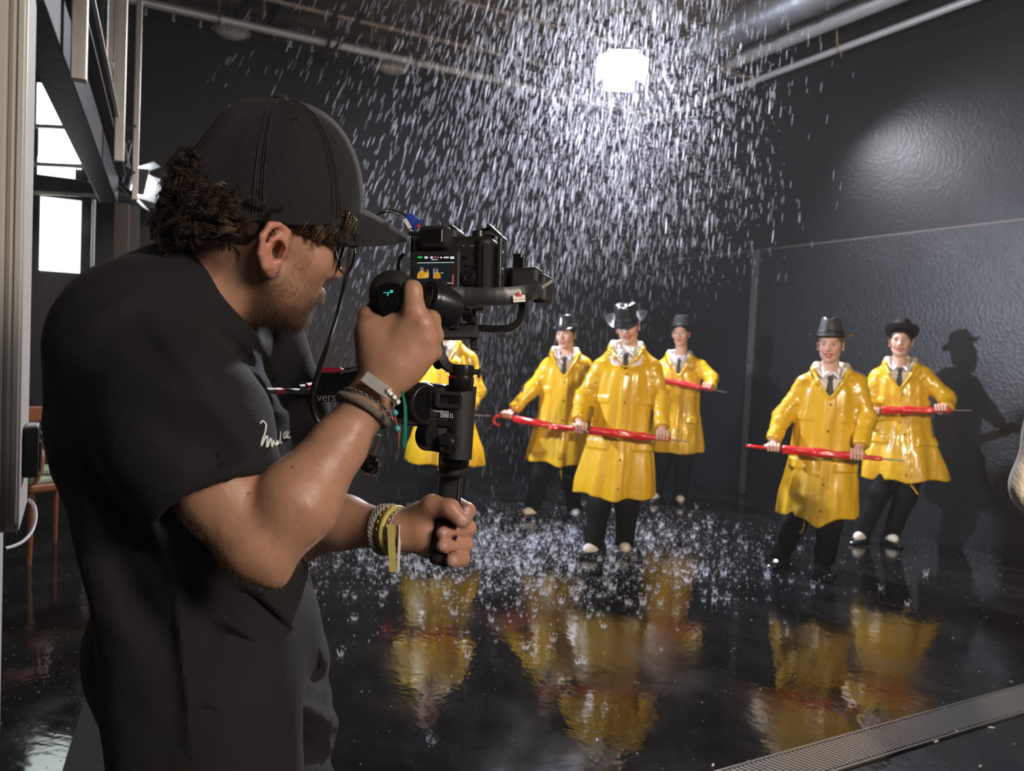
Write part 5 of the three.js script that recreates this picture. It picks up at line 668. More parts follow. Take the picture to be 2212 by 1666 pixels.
// --- bracelets
{
  const ring = (c, ax, r1, r2, off, n = 40) => { const A = nrm(ax), S = nrm(cross(A, [0, 0, 1])), T = cross(A, S), o = []; for (let i = 0; i <= n; i++) { const a = i / n * 6.2832; o.push(add(add(c, mul(A, off * Math.cos(a * 1 + 1))), add(mul(S, r1 * Math.cos(a)), mul(T, r2 * Math.sin(a))))); } return o; };
  const axR = sub(J.wrR, O(730, 963, 0.885)), cR = (t) => lerp3(O(730, 963, 0.885), J.wrR, t), links = (pts, r, k) => join(pts.slice(0, -1).map((p, i) => new THREE.TorusGeometry(r, r * 0.36, 6, 12).rotateX(i % 2 ? 1.57 : 0).applyMatrix4(frame(p, sub(pts[i + 1], p), [0.2, 0.3, 1]))));
  const b1 = mp('bracelet', links(ring(cR(0.96), axR, 0.0282, 0.0278, 0.004, 52), 0.0026), MM.silver, man, 'silver chain bracelet with a flat plate');
  mp('name_plate', rbox(0.034, 0.013, 0.003, 0.001).applyMatrix4(frame(O(813, 832, 0.864), sub(O(840, 848, 0.868), O(790, 812, 0.868)), sub(J.wrR, J.elR))), MM.silver, b1);
  const braid = (pts, ax, r, n) => { const A = nrm(ax), c = pts.slice(0, -1).reduce((s, p) => add(s, mul(p, 1 / (pts.length - 1))), [0, 0, 0]); return join([0, 1, 2].map((k) => { const o = []; for (let i = 0; i <= 160; i++) { const f = i / 160 * (pts.length - 1), j = Math.min(pts.length - 2, Math.floor(f)), p = lerp3(pts[j], pts[j + 1], f - j), out = nrm(sub(p, c)), a = i / 160 * 6.2832 * n + k * 2.094; o.push(add(p, add(mul(out, r * 0.6 * Math.cos(a)), mul(A, r * 0.6 * Math.sin(a))))); } return tube(o, r * 0.56, 200, 6); })); };
  mp('bracelet', braid(ring(cR(0.80), axR, 0.0302, 0.0298, 0.003), axR, 0.0042, 16), MM.rope, man, 'braided grey cord bracelet'); mp('bracelet', tube(ring(cR(0.90), axR, 0.0285, 0.0282, -0.004), 0.0024, 60, 8), MM.leather, man, 'thin leather cord bracelet');
  const b4 = mp('bracelet', tube(ring(cR(1.05), axR, 0.0268, 0.0264, 0.004), 0.0012, 60, 6), MM.tassel, man, 'thin green thread with a tassel'); const ts = []; for (let i = 0; i < 9; i++) ts.push(tube([O(869, 846, 0.872), O(873 + i * 0.5, 880, 0.872 + i * 0.0006), O(872 + i * 0.6, 930 + (i % 3) * 6, 0.873), O(869 + i * 0.9, 960 + (i % 4) * 3, 0.874)], 0.0011, 20, 5)); mp('tassel', join(ts), MM.tassel, b4, 'green thread tassel');
  const b5 = mp('bead_string', tube([O(846, 868, 0.868), O(850, 890, 0.866), O(856, 915, 0.866), O(859, 935, 0.867)], 0.0016, 24, 6), MM.leather, man, 'cord with turquoise beads'); for (const [x, y] of [[853, 892], [858, 926]]) mp('bead', new THREE.SphereGeometry(0.0036, 16, 12).translate(...O(x, y, 0.864)), MM.turquoise, b5);
  mp('feather', new THREE.ConeGeometry(0.0035, 0.032, 10).rotateX(Math.PI).translate(...O(860, 955, 0.866)), MM.leather, b5); mp('trinket', join([[842, 850], [850, 858], [838, 846], [858, 868]].map(([x, y], i) => new THREE.DodecahedronGeometry(0.0042, 0).translate(...O(x, y, 0.864)))), MM.silver, b1);
  // left wrist
  const axL = sub(J.wrL, O(740, 1128, 1.13)), cL = (t) => lerp3(O(740, 1128, 1.13), J.wrL, t);
  for (const [t, r, k] of [[0.72, 0.0036, 0], [0.76, 0.003, 1], [0.80, 0.0034, 2]]) mp('bracelet', braid(ring(cL(t), axL, 0.030 + 0.001 * k, 0.0295, 0.004 - 0.004 * k), axL, r, 12), MM.ropePale, man, k ? undefined : 'pale knotted cord bracelet');
  mp('bracelet', links(ring(cL(0.88), axL, 0.0305, 0.030, 0.002, 46), 0.0029), MM.gold, man, 'gold chain bracelet');
  mp('bracelet', links([...ring(cL(1.02), axL, 0.030, 0.0285, 0.003, 46).map((p) => [p[0], p[1] - 0.0035, p[2]])], 0.003), MM.silver, man, 'loose silver chain bracelet');
  const wb = mp('wristband', tube(ring(cL(0.94), axL, 0.0305, 0.030, 0), 0.004, 50, 6), MM.paper, man, 'yellow paper wristband with loose ends');
  const tail = (pts, w) => { const s = new THREE.Shape(); s.moveTo(0, 0); s.lineTo(w, 0); s.lineTo(w, 0.06); s.lineTo(0, 0.06); return new THREE.ExtrudeGeometry(s, { depth: 0.0006, bevelEnabled: false }).applyMatrix4(frame(...pts)); };
  mp('loose_end', tail([O(841, 1236, 1.035), sub(O(855, 1235, 1.035), O(841, 1236, 1.035)), sub(O(848, 1130, 1.045), O(841, 1236, 1.035))], 0.0095), MM.paper, wb); mp('loose_end', tail([O(857, 1235, 1.036), sub(O(868, 1234, 1.05), O(857, 1235, 1.036)), sub(O(860, 1140, 1.045), O(857, 1235, 1.036))], 0.0072), MM.paperPale, wb);
}
// ---------------------------------------------------------------- hand-held stabiliser, camera and transmitter
import { FontLoader } from 'three/addons/loaders/FontLoader.js';
import { TextGeometry } from 'three/addons/geometries/TextGeometry.js';
const bold = await new FontLoader().loadAsync('fonts/droid/droid_sans_bold.typeface.json'), plain = await new FontLoader().loadAsync('fonts/droid/droid_sans_regular.typeface.json');
const word = (s, font, h, depth = 0.0003) => { const g = new TextGeometry(s, { font, size: h, depth, curveSegments: 5, bevelEnabled: false }); g.computeBoundingBox(); const b = g.boundingBox; return g.translate(-(b.min.x + b.max.x) / 2, -(b.min.y + b.max.y) / 2, 0); };
const RM = {
  black: M({ color: rgb(0.013, 0.013, 0.0135), roughness: 0.38, bumpMap: rep(peel, 30), bumpScale: 0.00015 }),
  satin: M({ color: rgb(0.022, 0.022, 0.023), roughness: 0.26, metalness: 0.35 }),
  gunmetal: M({ color: rgb(0.075, 0.077, 0.078), roughness: 0.34, metalness: 0.75 }),
  gloss: M({ color: rgb(0.006, 0.006, 0.0065), roughness: 0.12, clearcoat: 1, clearcoatRoughness: 0.06 }),
  rubber: M({ color: rgb(0.011, 0.011, 0.0115), roughness: 0.7, bumpMap: rep(peel, 60), bumpScale: 0.0003 }),
  leather: M({ color: rgb(0.03, 0.03, 0.031), roughness: 0.6, bumpMap: rep(peel, 50), bumpScale: 0.0008 }),
  print: M({ color: rgb(0.72, 0.72, 0.70), roughness: 0.6 }), printDim: M({ color: rgb(0.28, 0.28, 0.27), roughness: 0.6 }), etched: M({ color: rgb(0.06, 0.055, 0.055), roughness: 0.4 }),
  red: M({ color: rgb(0.42, 0.012, 0.03), roughness: 0.45 }), redGloss: M({ color: rgb(0.6, 0.02, 0.03), roughness: 0.18, clearcoat: 0.8 }), blue: M({ color: rgb(0.02, 0.075, 0.5), roughness: 0.75, bumpMap: rep(knit, 20), bumpScale: 0.001 }),
  white: M({ color: rgb(0.72, 0.71, 0.69), roughness: 0.5 }), cable: M({ color: rgb(0.012, 0.012, 0.012), roughness: 0.3, clearcoat: 0.5 }),
  cyan: M({ color: rgb(0, 0, 0), emissive: rgb(0.05, 0.75, 0.68), emissiveIntensity: 1.1 }), led: M({ color: rgb(0.2, 0.02, 0.03), emissive: rgb(1, 0.35, 0.4), emissiveIntensity: 1.2 }),
};
const rigBase = V3(...O(954, 1216, 1.06)).applyMatrix4(EYE), rig = thing('camera_stabiliser', 'black hand-held camera stabiliser with a side grip and small lit display', 'stabiliser', rigBase.toArray());
const onRig = (b) => (n, g, k, p, l) => part(n, g.applyMatrix4(EYE).translate(-b.x, -b.y, -b.z), k, p, l), rp = (n, g, k, p = rig, l) => onRig(rigBase)(n, g, k, p, l);
const S = (px, d) => px / FOCAL * d, xf = (px, py, d, rx = 0, ry = 0, rz = 0) => new THREE.Matrix4().compose(V3(...O(px, py, d)), new THREE.Quaternion().setFromEuler(new THREE.Euler(rx, ry, rz, 'YXZ')), V3(1, 1, 1));
const blk = (px, py, d, w, h, dep, r = 0.003, rx = 0, ry = 0, rz = 0) => rbox(S(w, d), S(h, d), dep, r).applyMatrix4(xf(px, py, d, rx, ry, rz));
function ribbon(pts, w, t, side, n = 40) { // a flat bar swept along points: w across `side`, t thick
  const c = new THREE.CatmullRomCurve3(pts.map((p) => V3(...p)), false, 'centripetal'), P = c.getSpacedPoints(n), pos = [], idx = [];
  for (let i = 0; i <= n; i++) { const T = c.getTangentAt(i / n).toArray(), A = nrm(sub(side, mul(T, dot(side, T)))), B = cross(T, A), e = 0.18; for (const [a, b] of [[-1 + e, -1], [1 - e, -1], [1, -1 + e], [1, 1 - e], [1 - e, 1], [-1 + e, 1], [-1, 1 - e], [-1, -1 + e]]) pos.push(...add(P[i].toArray(), add(mul(A, a * w / 2), mul(B, b * t / 2)))); }
  for (let i = 0; i < n; i++) for (let k = 0; k < 8; k++) { const a = i * 8 + k, b = i * 8 + (k + 1) % 8; idx.push(a, b, a + 8, b, b + 8, a + 8); } for (let k = 1; k < 7; k++) { idx.push(0, k + 1, k); const o = n * 8; idx.push(o, o + k, o + k + 1); }
  const g = new THREE.BufferGeometry(); g.setAttribute('position', new THREE.BufferAttribute(new Float32Array(pos), 3)); g.setIndex(idx); const q = toCreasedNormals(g, 0.6); return uvBox(q);
}
{ // --- side grip with display, held in the right hand
  const f = gripF;
  const face = (x, y, z) => { const p = O(841, 648, 0.8955); return (z - p[2]) * 0.95 + (x - p[0]) * -0.18 + (y - p[1]) * 0.12; };
  const [lo, hi] = bbox([O(846, 600, 0.9), O(820, 695, 0.93), O(890, 790, 0.96)], 0.04);
  const g = rp('side_grip', surf((x, y, z) => smax(f(x, y, z), face(x, y, z), 0.004), lo, hi, 0.0021), RM.rubber);
  const fm = xf(841, 645, 0.895, -0.12, -0.18, 0.03).multiply(new THREE.Matrix4().makeScale(0.9, 0.82, 1)).multiply(new THREE.Matrix4().makeTranslation(0, 0.002, 0));
  rp('display_panel', (() => { const s = new THREE.Shape(); s.moveTo(-0.0155, 0.008); s.quadraticCurveTo(-0.0145, 0.019, 0, 0.0195); s.quadraticCurveTo(0.0155, 0.019, 0.0165, 0.008); s.lineTo(0.0155, -0.01); s.quadraticCurveTo(0.007, -0.02, -0.006, -0.0265); s.quadraticCurveTo(-0.013, -0.015, -0.0155, 0.008); return new THREE.ExtrudeGeometry(s, { depth: 0.001, bevelEnabled: true, bevelSize: 0.0006, bevelThickness: 0.0006, bevelSegments: 2, curveSegments: 16 }).applyMatrix4(fm); })(), RM.gloss, g);
  const up = fm.clone().multiply(new THREE.Matrix4().makeTranslation(0, 0, 0.0017));
  rp('display_light', join([rbox(0.0125, 0.0007, 0.0003, 0.0001).translate(-0.001, 0.0058, 0), rbox(0.0035, 0.0022, 0.0003, 0.0001).translate(0.0035, 0.0078, 0), word('F', bold, 0.0034, 0.0003).translate(-0.001, 0.0028, 0)]).applyMatrix4(up), RM.cyan, g, 'small lit cyan readout');
  rp('thumb_pad', join([new THREE.TorusGeometry(0.0042, 0.0004, 6, 24).translate(0.008, -0.0065, 0), rbox(0.004, 0.0012, 0.0004, 0.0002).translate(-0.003, -0.0045, 0), rbox(0.004, 0.0012, 0.0004, 0.0002).translate(-0.010, -0.0075, 0)]).applyMatrix4(up), RM.satin, g);
}
{ // --- roll motor, arms and the plate
  const mt = xf(948, 655, 1.014, -0.25, -0.95, 0), r = 0.0275;
  rp('roll_motor', join([lathe([[0.001, 0.021], [r * 0.62, 0.021], [r * 0.7, 0.0185], [r * 0.86, 0.0185], [r * 0.9, 0.016], [r * 0.9, 0.011], [r, 0.009], [r, -0.02], [r * 0.94, -0.024], [0.001, -0.024]], 56).rotateX(Math.PI / 2).applyMatrix4(mt)]), RM.satin);
  rp('motor_logo', join([word('ZHIYUN', bold, 0.0058, 0.0004).rotateZ(1.25).translate(-0.002, 0.002, 0.0212), new THREE.TorusGeometry(r * 0.66, 0.0004, 6, 40).translate(0, 0, 0.0208)]).applyMatrix4(mt), RM.etched, rig);
  rp('roll_arm', ribbon([O(962, 640, 1.005), O(1000, 640, 1.01), O(1060, 641, 1.012), O(1092, 640, 1.015), O(1120, 637, 1.02), O(1146, 630, 1.035), O(1164, 624, 1.06)], S(37, 1.02), 0.010, [0, 1, 0]), RM.gunmetal);
  { const c = xf(1121, 641, 1.0115, 0.0, 0.3, 0.1), st = rp('sticker', rbox(0.0165, 0.0088, 0.0006, 0.0001).translate(0, -0.0025, 0).applyMatrix4(c), RM.white, rig, 'white sticker with a red triangle'); const tri = new THREE.Shape(); tri.moveTo(-0.0042, 0); tri.lineTo(0.0042, 0); tri.lineTo(0, 0.0072); rp('triangle', new THREE.ExtrudeGeometry(tri, { depth: 0.0003, bevelEnabled: false }).translate(-0.0004, 0.0, 0.0002).applyMatrix4(c), RM.redGloss, st); rp('sticker_lettering', word('THE HOLLIP', plain, 0.0022, 0.0002).translate(0, -0.0038, 0.0002).applyMatrix4(c), RM.red, st); }
  rp('tilt_motor', join([blk(1139, 607, 1.09, 66, 52, 0.045, 0.007, 0, -0.25), cyl(0.0185, 0.0185, 0.03, 36).rotateZ(Math.PI / 2).applyMatrix4(xf(1118, 606, 1.1, 0, -0.2)), blk(1172, 626, 1.085, 32, 62, 0.04, 0.006, 0, -0.3)]), RM.black);
  rp('tilt_dial', lathe([[0.001, 0.0035], [0.0065, 0.0035], [0.0078, 0.001], [0.0078, -0.002]], 32).rotateX(Math.PI / 2).scale(0.4, 1, 1).applyMatrix4(xf(1166, 627, 1.062, 0, -0.5)), RM.redGloss); rp('motor_logo', word('CRANE', bold, 0.0046, 0.0004).applyMatrix4(xf(1179, 616, 1.0635, 0, -0.3, 0.55)), RM.print);
  rp('guide_rail', blk(1121, 571, 1.1, 21, 44, 0.014, 0.002, 0, -0.35), RM.gloss); rp('rail_groove', blk(1131, 573, 1.0915, 3, 36, 0.006, 0.0005, 0, -0.35), RM.gunmetal);
  rp('tilt_arm', ribbon([O(1127, 648, 1.1), O(1127, 672, 1.1), O(1121, 694, 1.1), O(1104, 708, 1.1), O(1080, 711, 1.1), O(1030, 709, 1.1), O(965, 706, 1.1)], 0.022, S(15, 1.1), [0, 0, 1], 60), RM.satin);
  for (const x of [1046, 1060, 1075]) rp('scale_mark', rbox(0.001, 0.0006, 0.0004, 0.0001).applyMatrix4(xf(x, 709, 1.0885)), RM.printDim);
  rp('camera_plate', join([blk(985, 718, 1.09, 98, 32, 0.04, 0.003), blk(968, 690, 1.09, 52, 38, 0.035, 0.003), blk(1018, 684, 1.1, 22, 34, 0.02, 0.003, 0, 0, 0.15), blk(1000, 668, 1.1, 92, 12, 0.05, 0.003)]), RM.black); rp('plate_clamp', join([blk(1010, 682, 1.075, 22, 22, 0.01, 0.002), blk(984, 703, 1.066, 14, 16, 0.004, 0.001), blk(1016, 682, 1.08, 8, 32, 0.01, 0.002, 0, 0, -0.1)]), RM.gunmetal); rp('plate_lever', join([rod(O(968, 679, 1.06), O(990, 668, 1.062), 0.003, 10), new THREE.SphereGeometry(0.0042, 14, 10).translate(...O(1002, 664, 1.07))]), RM.satin); rp('status_light', new THREE.SphereGeometry(0.0018, 12, 8).scale(1.6, 0.8, 0.6).translate(...O(974, 678, 1.062)), RM.led, rig, 'small pink status light'); rp('plate_post', blk(1026, 735, 1.09, 18, 44, 0.012, 0.002), RM.gunmetal);
  rp('pan_arm', ribbon([O(938, 668, 1.0), O(942, 710, 1.0), O(947, 752, 1.0), O(956, 781, 1.0), O(975, 796, 1.0), O(1004, 802, 1.0)], 0.022, S(19, 1.0), [0.25, 0, 1], 60), RM.gunmetal); rp('arm_gusset', blk(948, 775, 1.01, 36, 42, 0.012, 0.006, 0, 0, 0.5), RM.black);
  rp('pan_motor', lathe([[0.001, 0.016], [0.0145, 0.016], [0.0155, 0.0145], [0.0155, 0.0035], [0.0145, 0.003], [0.0145, 0.0015], [0.0158, 0.001], [0.0158, -0.0155], [0.001, -0.0155]], 48).rotateZ(-0.06).applyMatrix4(xf(997, 816, 1.0)), RM.satin); rp('lock_lever', join([rod(O(1020, 803, 1.0), O(1034, 804, 1.0), 0.0036, 14), blk(1036, 806, 1.0, 7, 22, 0.01, 0.002, 0, 0, -0.2)]), RM.black); rp('lock_mark', word('LOCK', bold, 0.0034, 0.0004).applyMatrix4(xf(976, 814, 0.981, 0, -0.5)), RM.red);
}
{ // --- main handle
  const q = rp('handle_body', join([blk(975, 905, 1.02, 92, 128, 0.05, 0.012, 0, 0, -0.06), cyl(0.0195, 0.0185, 0.092, 40).rotateZ(-0.06).applyMatrix4(xf(992, 912, 1.008)), blk(942, 872, 1.02, 66, 88, 0.052, 0.014, 0, 0, -0.06), blk(958, 952, 1.02, 62, 46, 0.046, 0.014, 0, 0, 0.2)]), RM.black);
  rp('battery_knob', join([lathe([[0.001, -0.03], [0.026, -0.03], [0.0275, -0.02], [0.0275, 0.012], [0.0245, 0.018], [0.0205, 0.018], [0.0195, 0.013], [0.001, 0.012]], 48).rotateX(Math.PI / 2).scale(0.92, 1, 1).applyMatrix4(xf(905, 874, 1.0, 0, 0.72))]), RM.satin, q); rp('knob_face', cyl(0.019, 0.019, 0.0015, 40).rotateX(Math.PI / 2).scale(0.92, 1, 1).translate(0, 0, 0.0135).applyMatrix4(xf(905, 874, 1.0, 0, 0.72)), RM.gloss, q); rp('side_joint', cyl(0.019, 0.019, 0.02, 36).rotateX(Math.PI / 2).applyMatrix4(xf(933, 942, 1.0, 0, 0.8)), RM.satin, q);
  const fr = xf(970, 864, 0.990, 0, 0, -0.07); rp('grille_frame', (() => { const s = new THREE.Shape(), w = 0.0165, h = 0.0098, r = 0.005; s.moveTo(-w, h); s.lineTo(w - r, h); s.quadraticCurveTo(w, h, w, h - r); s.lineTo(w, -h + r); s.quadraticCurveTo(w, -h, w - r, -h); s.lineTo(-w + r, -h); s.quadraticCurveTo(-w, -h, -w, -h + r); const hole = new THREE.Path(), a = 0.0128, b = 0.0062; hole.moveTo(-a, b); hole.lineTo(-a, -b); hole.lineTo(a, -b); hole.lineTo(a, b); s.holes.push(hole); return new THREE.ExtrudeGeometry(s, { depth: 0.0022, bevelEnabled: true, bevelSize: 0.0007, bevelThickness: 0.0007, bevelSegments: 2 }).applyMatrix4(fr); })(), RM.gunmetal, q);
  for (let i = 0; i < 5; i++) rp('grille_bar', rbox(0.0245, 0.0013, 0.0016, 0.0005).translate(0, 0.005 - i * 0.0025, 0.0008).applyMatrix4(fr), RM.satin, q);
  rp('lettering', word('TransMount', bold, 0.0024, 0.0004).applyMatrix4(xf(953, 889, 0.9905, 0, 0, -0.07)), RM.print, q); rp('lettering', word('CRANE 3 LAB', bold, 0.0056, 0.0004).scale(0.44, 1, 1).applyMatrix4(xf(969, 898, 0.9905, 0, 0, -0.07)), RM.print, q);
  rp('badge_panel', blk(960, 916, 0.997, 52, 16, 0.012, 0.004, 0, 0, -0.07), RM.satin, q); rp('lock_knob', join([lathe([[0.001, 0.012], [0.0075, 0.012], [0.0085, 0.009], [0.0125, 0.006], [0.0125, -0.004]], 36).rotateX(Math.PI / 2).applyMatrix4(xf(970, 956, 0.985, 0.1, -0.15)), rbox(0.012, 0.003, 0.004, 0.001).rotateZ(-0.3).translate(0, 0, 0.0125).applyMatrix4(xf(967, 956, 0.985, 0.1, -0.15))]), RM.satin, q);
  rp('neck_collar', lathe([[0.001, 0.012], [0.0225, 0.012], [0.023, 0.010], [0.0225, 0.008], [0.020, 0.006], [0.0195, -0.012], [0.001, -0.012]], 44).rotateZ(-0.07).applyMatrix4(xf(981, 988, 1.035)), RM.satin); rp('thread_collar', lathe([[0.001, 0.012], [0.0185, 0.012], [0.0175, -0.010], [0.016, -0.014], [0.001, -0.014]], 40).rotateZ(-0.08).applyMatrix4(xf(977, 1006, 1.05)), RM.black);
  rp('grip_tube', join([rod(O(978, 1012, 1.075), O(954, 1214, 1.055), 0.0155, 36, 0.0165), rod(O(954, 1213, 1.055), O(953, 1218, 1.055), 0.014, 36, 0.0155)]), RM.rubber); rp('chrome_edge', rod(O(994, 1022, 1.062), O(989, 1076, 1.056), 0.0012, 8), RM.gunmetal);
}
{ // --- the camera on top
  const C = xf(985, 580, 1.11, 0, -0.22, -0.02), cb = V3(0, -0.045, 0).applyMatrix4(C).applyMatrix4(EYE), cam = thing('camera', 'black mirrorless camera in a metal cage with its screen lit', 'camera', cb.toArray()), cp = (n, g, k, p = cam, l) => onRig(cb)(n, g.applyMatrix4(C), k, p, l);
  const body = cp('camera_body', join([rbox(0.112, 0.082, 0.05, 0.009), rbox(0.022, 0.08, 0.062, 0.009).translate(0.045, -0.001, 0), rbox(0.05, 0.03, 0.045, 0.008).translate(-0.018, 0.04, -0.002)]), RM.black);
  cp('viewfinder', join([rbox(0.044, 0.031, 0.024, 0.009).translate(-0.021, 0.038, 0.03)]), RM.rubber, body); cp('eyepiece', rbox(0.028, 0.019, 0.003, 0.004).translate(-0.021, 0.038, 0.0415), RM.gloss, body);
  const scr = cp('screen_back', rbox(0.07, 0.058, 0.008, 0.003).translate(-0.021, -0.009, 0.0275), RM.black, body);
  { const cv = document.createElement('canvas'); cv.width = 512; cv.height = 420; const c = cv.getContext('2d'); c.fillStyle = '#05070a'; c.fillRect(0, 0, 512, 420); c.fillStyle = '#131c22'; c.fillRect(0, 98, 512, 260); c.fillStyle = '#3a1512'; c.fillRect(484, 98, 28, 322); c.fillStyle = '#c05a35'; c.fillRect(486, 250, 20, 130);
    c.fillStyle = '#2fc04a'; c.fillRect(10, 12, 66, 26); c.fillStyle = '#d7dcef'; c.fillRect(104, 14, 46, 30); c.fillRect(182, 16, 38, 28); c.fillStyle = '#c23a50'; c.fillRect(236, 12, 34, 28); c.fillStyle = '#eef2f7'; c.fillRect(284, 24, 14, 14); c.fillRect(318, 22, 26, 20); c.fillRect(364, 22, 72, 20); c.fillRect(454, 20, 52, 32); c.font = 'bold 22px sans-serif'; c.fillText('00:00:00', 200, 66);
    c.fillStyle = '#e6f2ea'; c.fillRect(6, 92, 500, 8); c.fillRect(340, 356, 150, 8); c.fillRect(330, 226, 34, 8); c.fillRect(380, 398, 60, 10);
    const man2 = (x, y, s, col) => { c.fillStyle = col; c.beginPath(); c.moveTo(x - 58 * s, y + 110 * s); c.quadraticCurveTo(x - 58 * s, y + 34 * s, x - 20 * s, y + 22 * s); c.lineTo(x + 20 * s, y + 22 * s); c.quadraticCurveTo(x + 58 * s, y + 34 * s, x + 58 * s, y + 110 * s); c.fill(); c.fillStyle = '#d8cfc2'; c.fillRect(x - 12 * s, y + 18 * s, 24 * s, 14 * s); c.fillStyle = '#a07468'; c.beginPath(); c.ellipse(x, y, 20 * s, 26 * s, 0, 0, 7); c.fill(); c.fillStyle = '#3a3d46'; c.fillRect(x - 22 * s, y - 32 * s, 44 * s, 18 * s); };
    man2(72, 176, 1.1, '#cf9a20'); man2(150, 200, 0.8, '#d8b048'); man2(276, 196, 0.95, '#c98a1c'); c.fillStyle = '#0b0d0f'; c.fillRect(168, 160, 60, 150); c.fillStyle = '#8e98a8'; c.fillRect(226, 168, 18, 110);
    const t = new THREE.CanvasTexture(cv); t.colorSpace = THREE.SRGBColorSpace; cp('screen', new THREE.PlaneGeometry(0.0535, 0.0445).translate(-0.0195, -0.0085, 0.0317), M({ color: rgb(0.01, 0.01, 0.01), roughness: 0.15, emissive: 0xffffff, emissiveMap: t, emissiveIntensity: 0.85 }), scr, 'lit screen showing the dancers'); }
  cp('command_dial', join([lathe([[0.001, 0.0026], [0.0105, 0.0026], [0.0115, 0.001], [0.0115, -0.002]], 36).rotateX(Math.PI / 2).translate(0.027, -0.016, 0.0262), new THREE.TorusGeometry(0.0062, 0.0008, 6, 28).translate(0.027, -0.016, 0.029)]), RM.satin, body);
  for (const [x, y, r] of [[0.022, 0.012, 0.0028], [0.036, 0.016, 0.0024], [0.024, 0.001, 0.0024], [0.034, -0.001, 0.0022], [0.022, -0.031, 0.0026], [0.036, -0.031, 0.0026]]) cp('button', cyl(r, r, 0.003, 18).rotateX(Math.PI / 2).translate(x, y, 0.0262), RM.satin, body);
  cp('thumb_wheel', join([cyl(0.009, 0.009, 0.009, 30).translate(0.034, 0.044, 0.01), cyl(0.0062, 0.0062, 0.006, 24).translate(0.046, 0.043, -0.004)]), RM.satin, body); cp('hot_shoe', join([rbox(0.02, 0.003, 0.02, 0.001).translate(-0.012, 0.0565, 0.002), rbox(0.003, 0.008, 0.003, 0.001).translate(0.008, 0.057, 0.01), rbox(0.003, 0.005, 0.003, 0.001).translate(-0.02, 0.058, 0.016)]), RM.gunmetal, body); cp('thumb_rest', rbox(0.012, 0.066, 0.012, 0.005).translate(0.0505, -0.004, 0.028), RM.leather, body, 'textured leather thumb rest');
  for (const [x, y, t] of [[0.018, 0.027, 'O-'], [0.03, 0.0265, 'DISP'], [-0.047, 0.026, 'LVF'], [-0.036, 0.026, 'MENU'], [0.036, -0.027, 'Fn']]) cp('button_mark', word(t, bold, 0.0021, 0.0003).translate(x, y, 0.0252), RM.printDim, body);
  cp('lens', join([cyl(0.034, 0.036, 0.05, 40).rotateX(Math.PI / 2).translate(-0.012, 0.0, -0.05), cyl(0.038, 0.034, 0.05, 40).rotateX(Math.PI / 2).translate(-0.012, 0, -0.1)]), RM.satin, body);
  const cage = cp('camera_cage', join([rbox(0.006, 0.094, 0.034, 0.002).translate(0.0635, -0.002, -0.008), rbox(0.006, 0.094, 0.03, 0.002).translate(-0.0615, -0.002, -0.006), rbox(0.124, 0.006, 0.036, 0.002).translate(0, -0.0465, -0.002), rbox(0.03, 0.005, 0.03, 0.002).rotateZ(-0.75).translate(0.056, 0.049, -0.006), rbox(0.03, 0.005, 0.024, 0.002).rotateZ(0.25).translate(0.036, 0.052, -0.012), rbox(0.034, 0.006, 0.03, 0.002).translate(-0.052, 0.049, -0.008)]), RM.gunmetal);
  for (let i = 0; i < 7; i++) cp('cage_hole', cyl(0.0018, 0.0018, 0.001, 14).rotateZ(Math.PI / 2).translate(0.0668, 0.033 - i * 0.0115, 0.001), i % 2 ? RM.white : RM.gloss, cage); for (const y of [0.04, 0.028]) cp('cage_screw', cyl(0.0022, 0.0022, 0.002, 14).rotateX(Math.PI / 2).translate(0.0635, y, 0.0095), RM.gunmetal, cage);
}
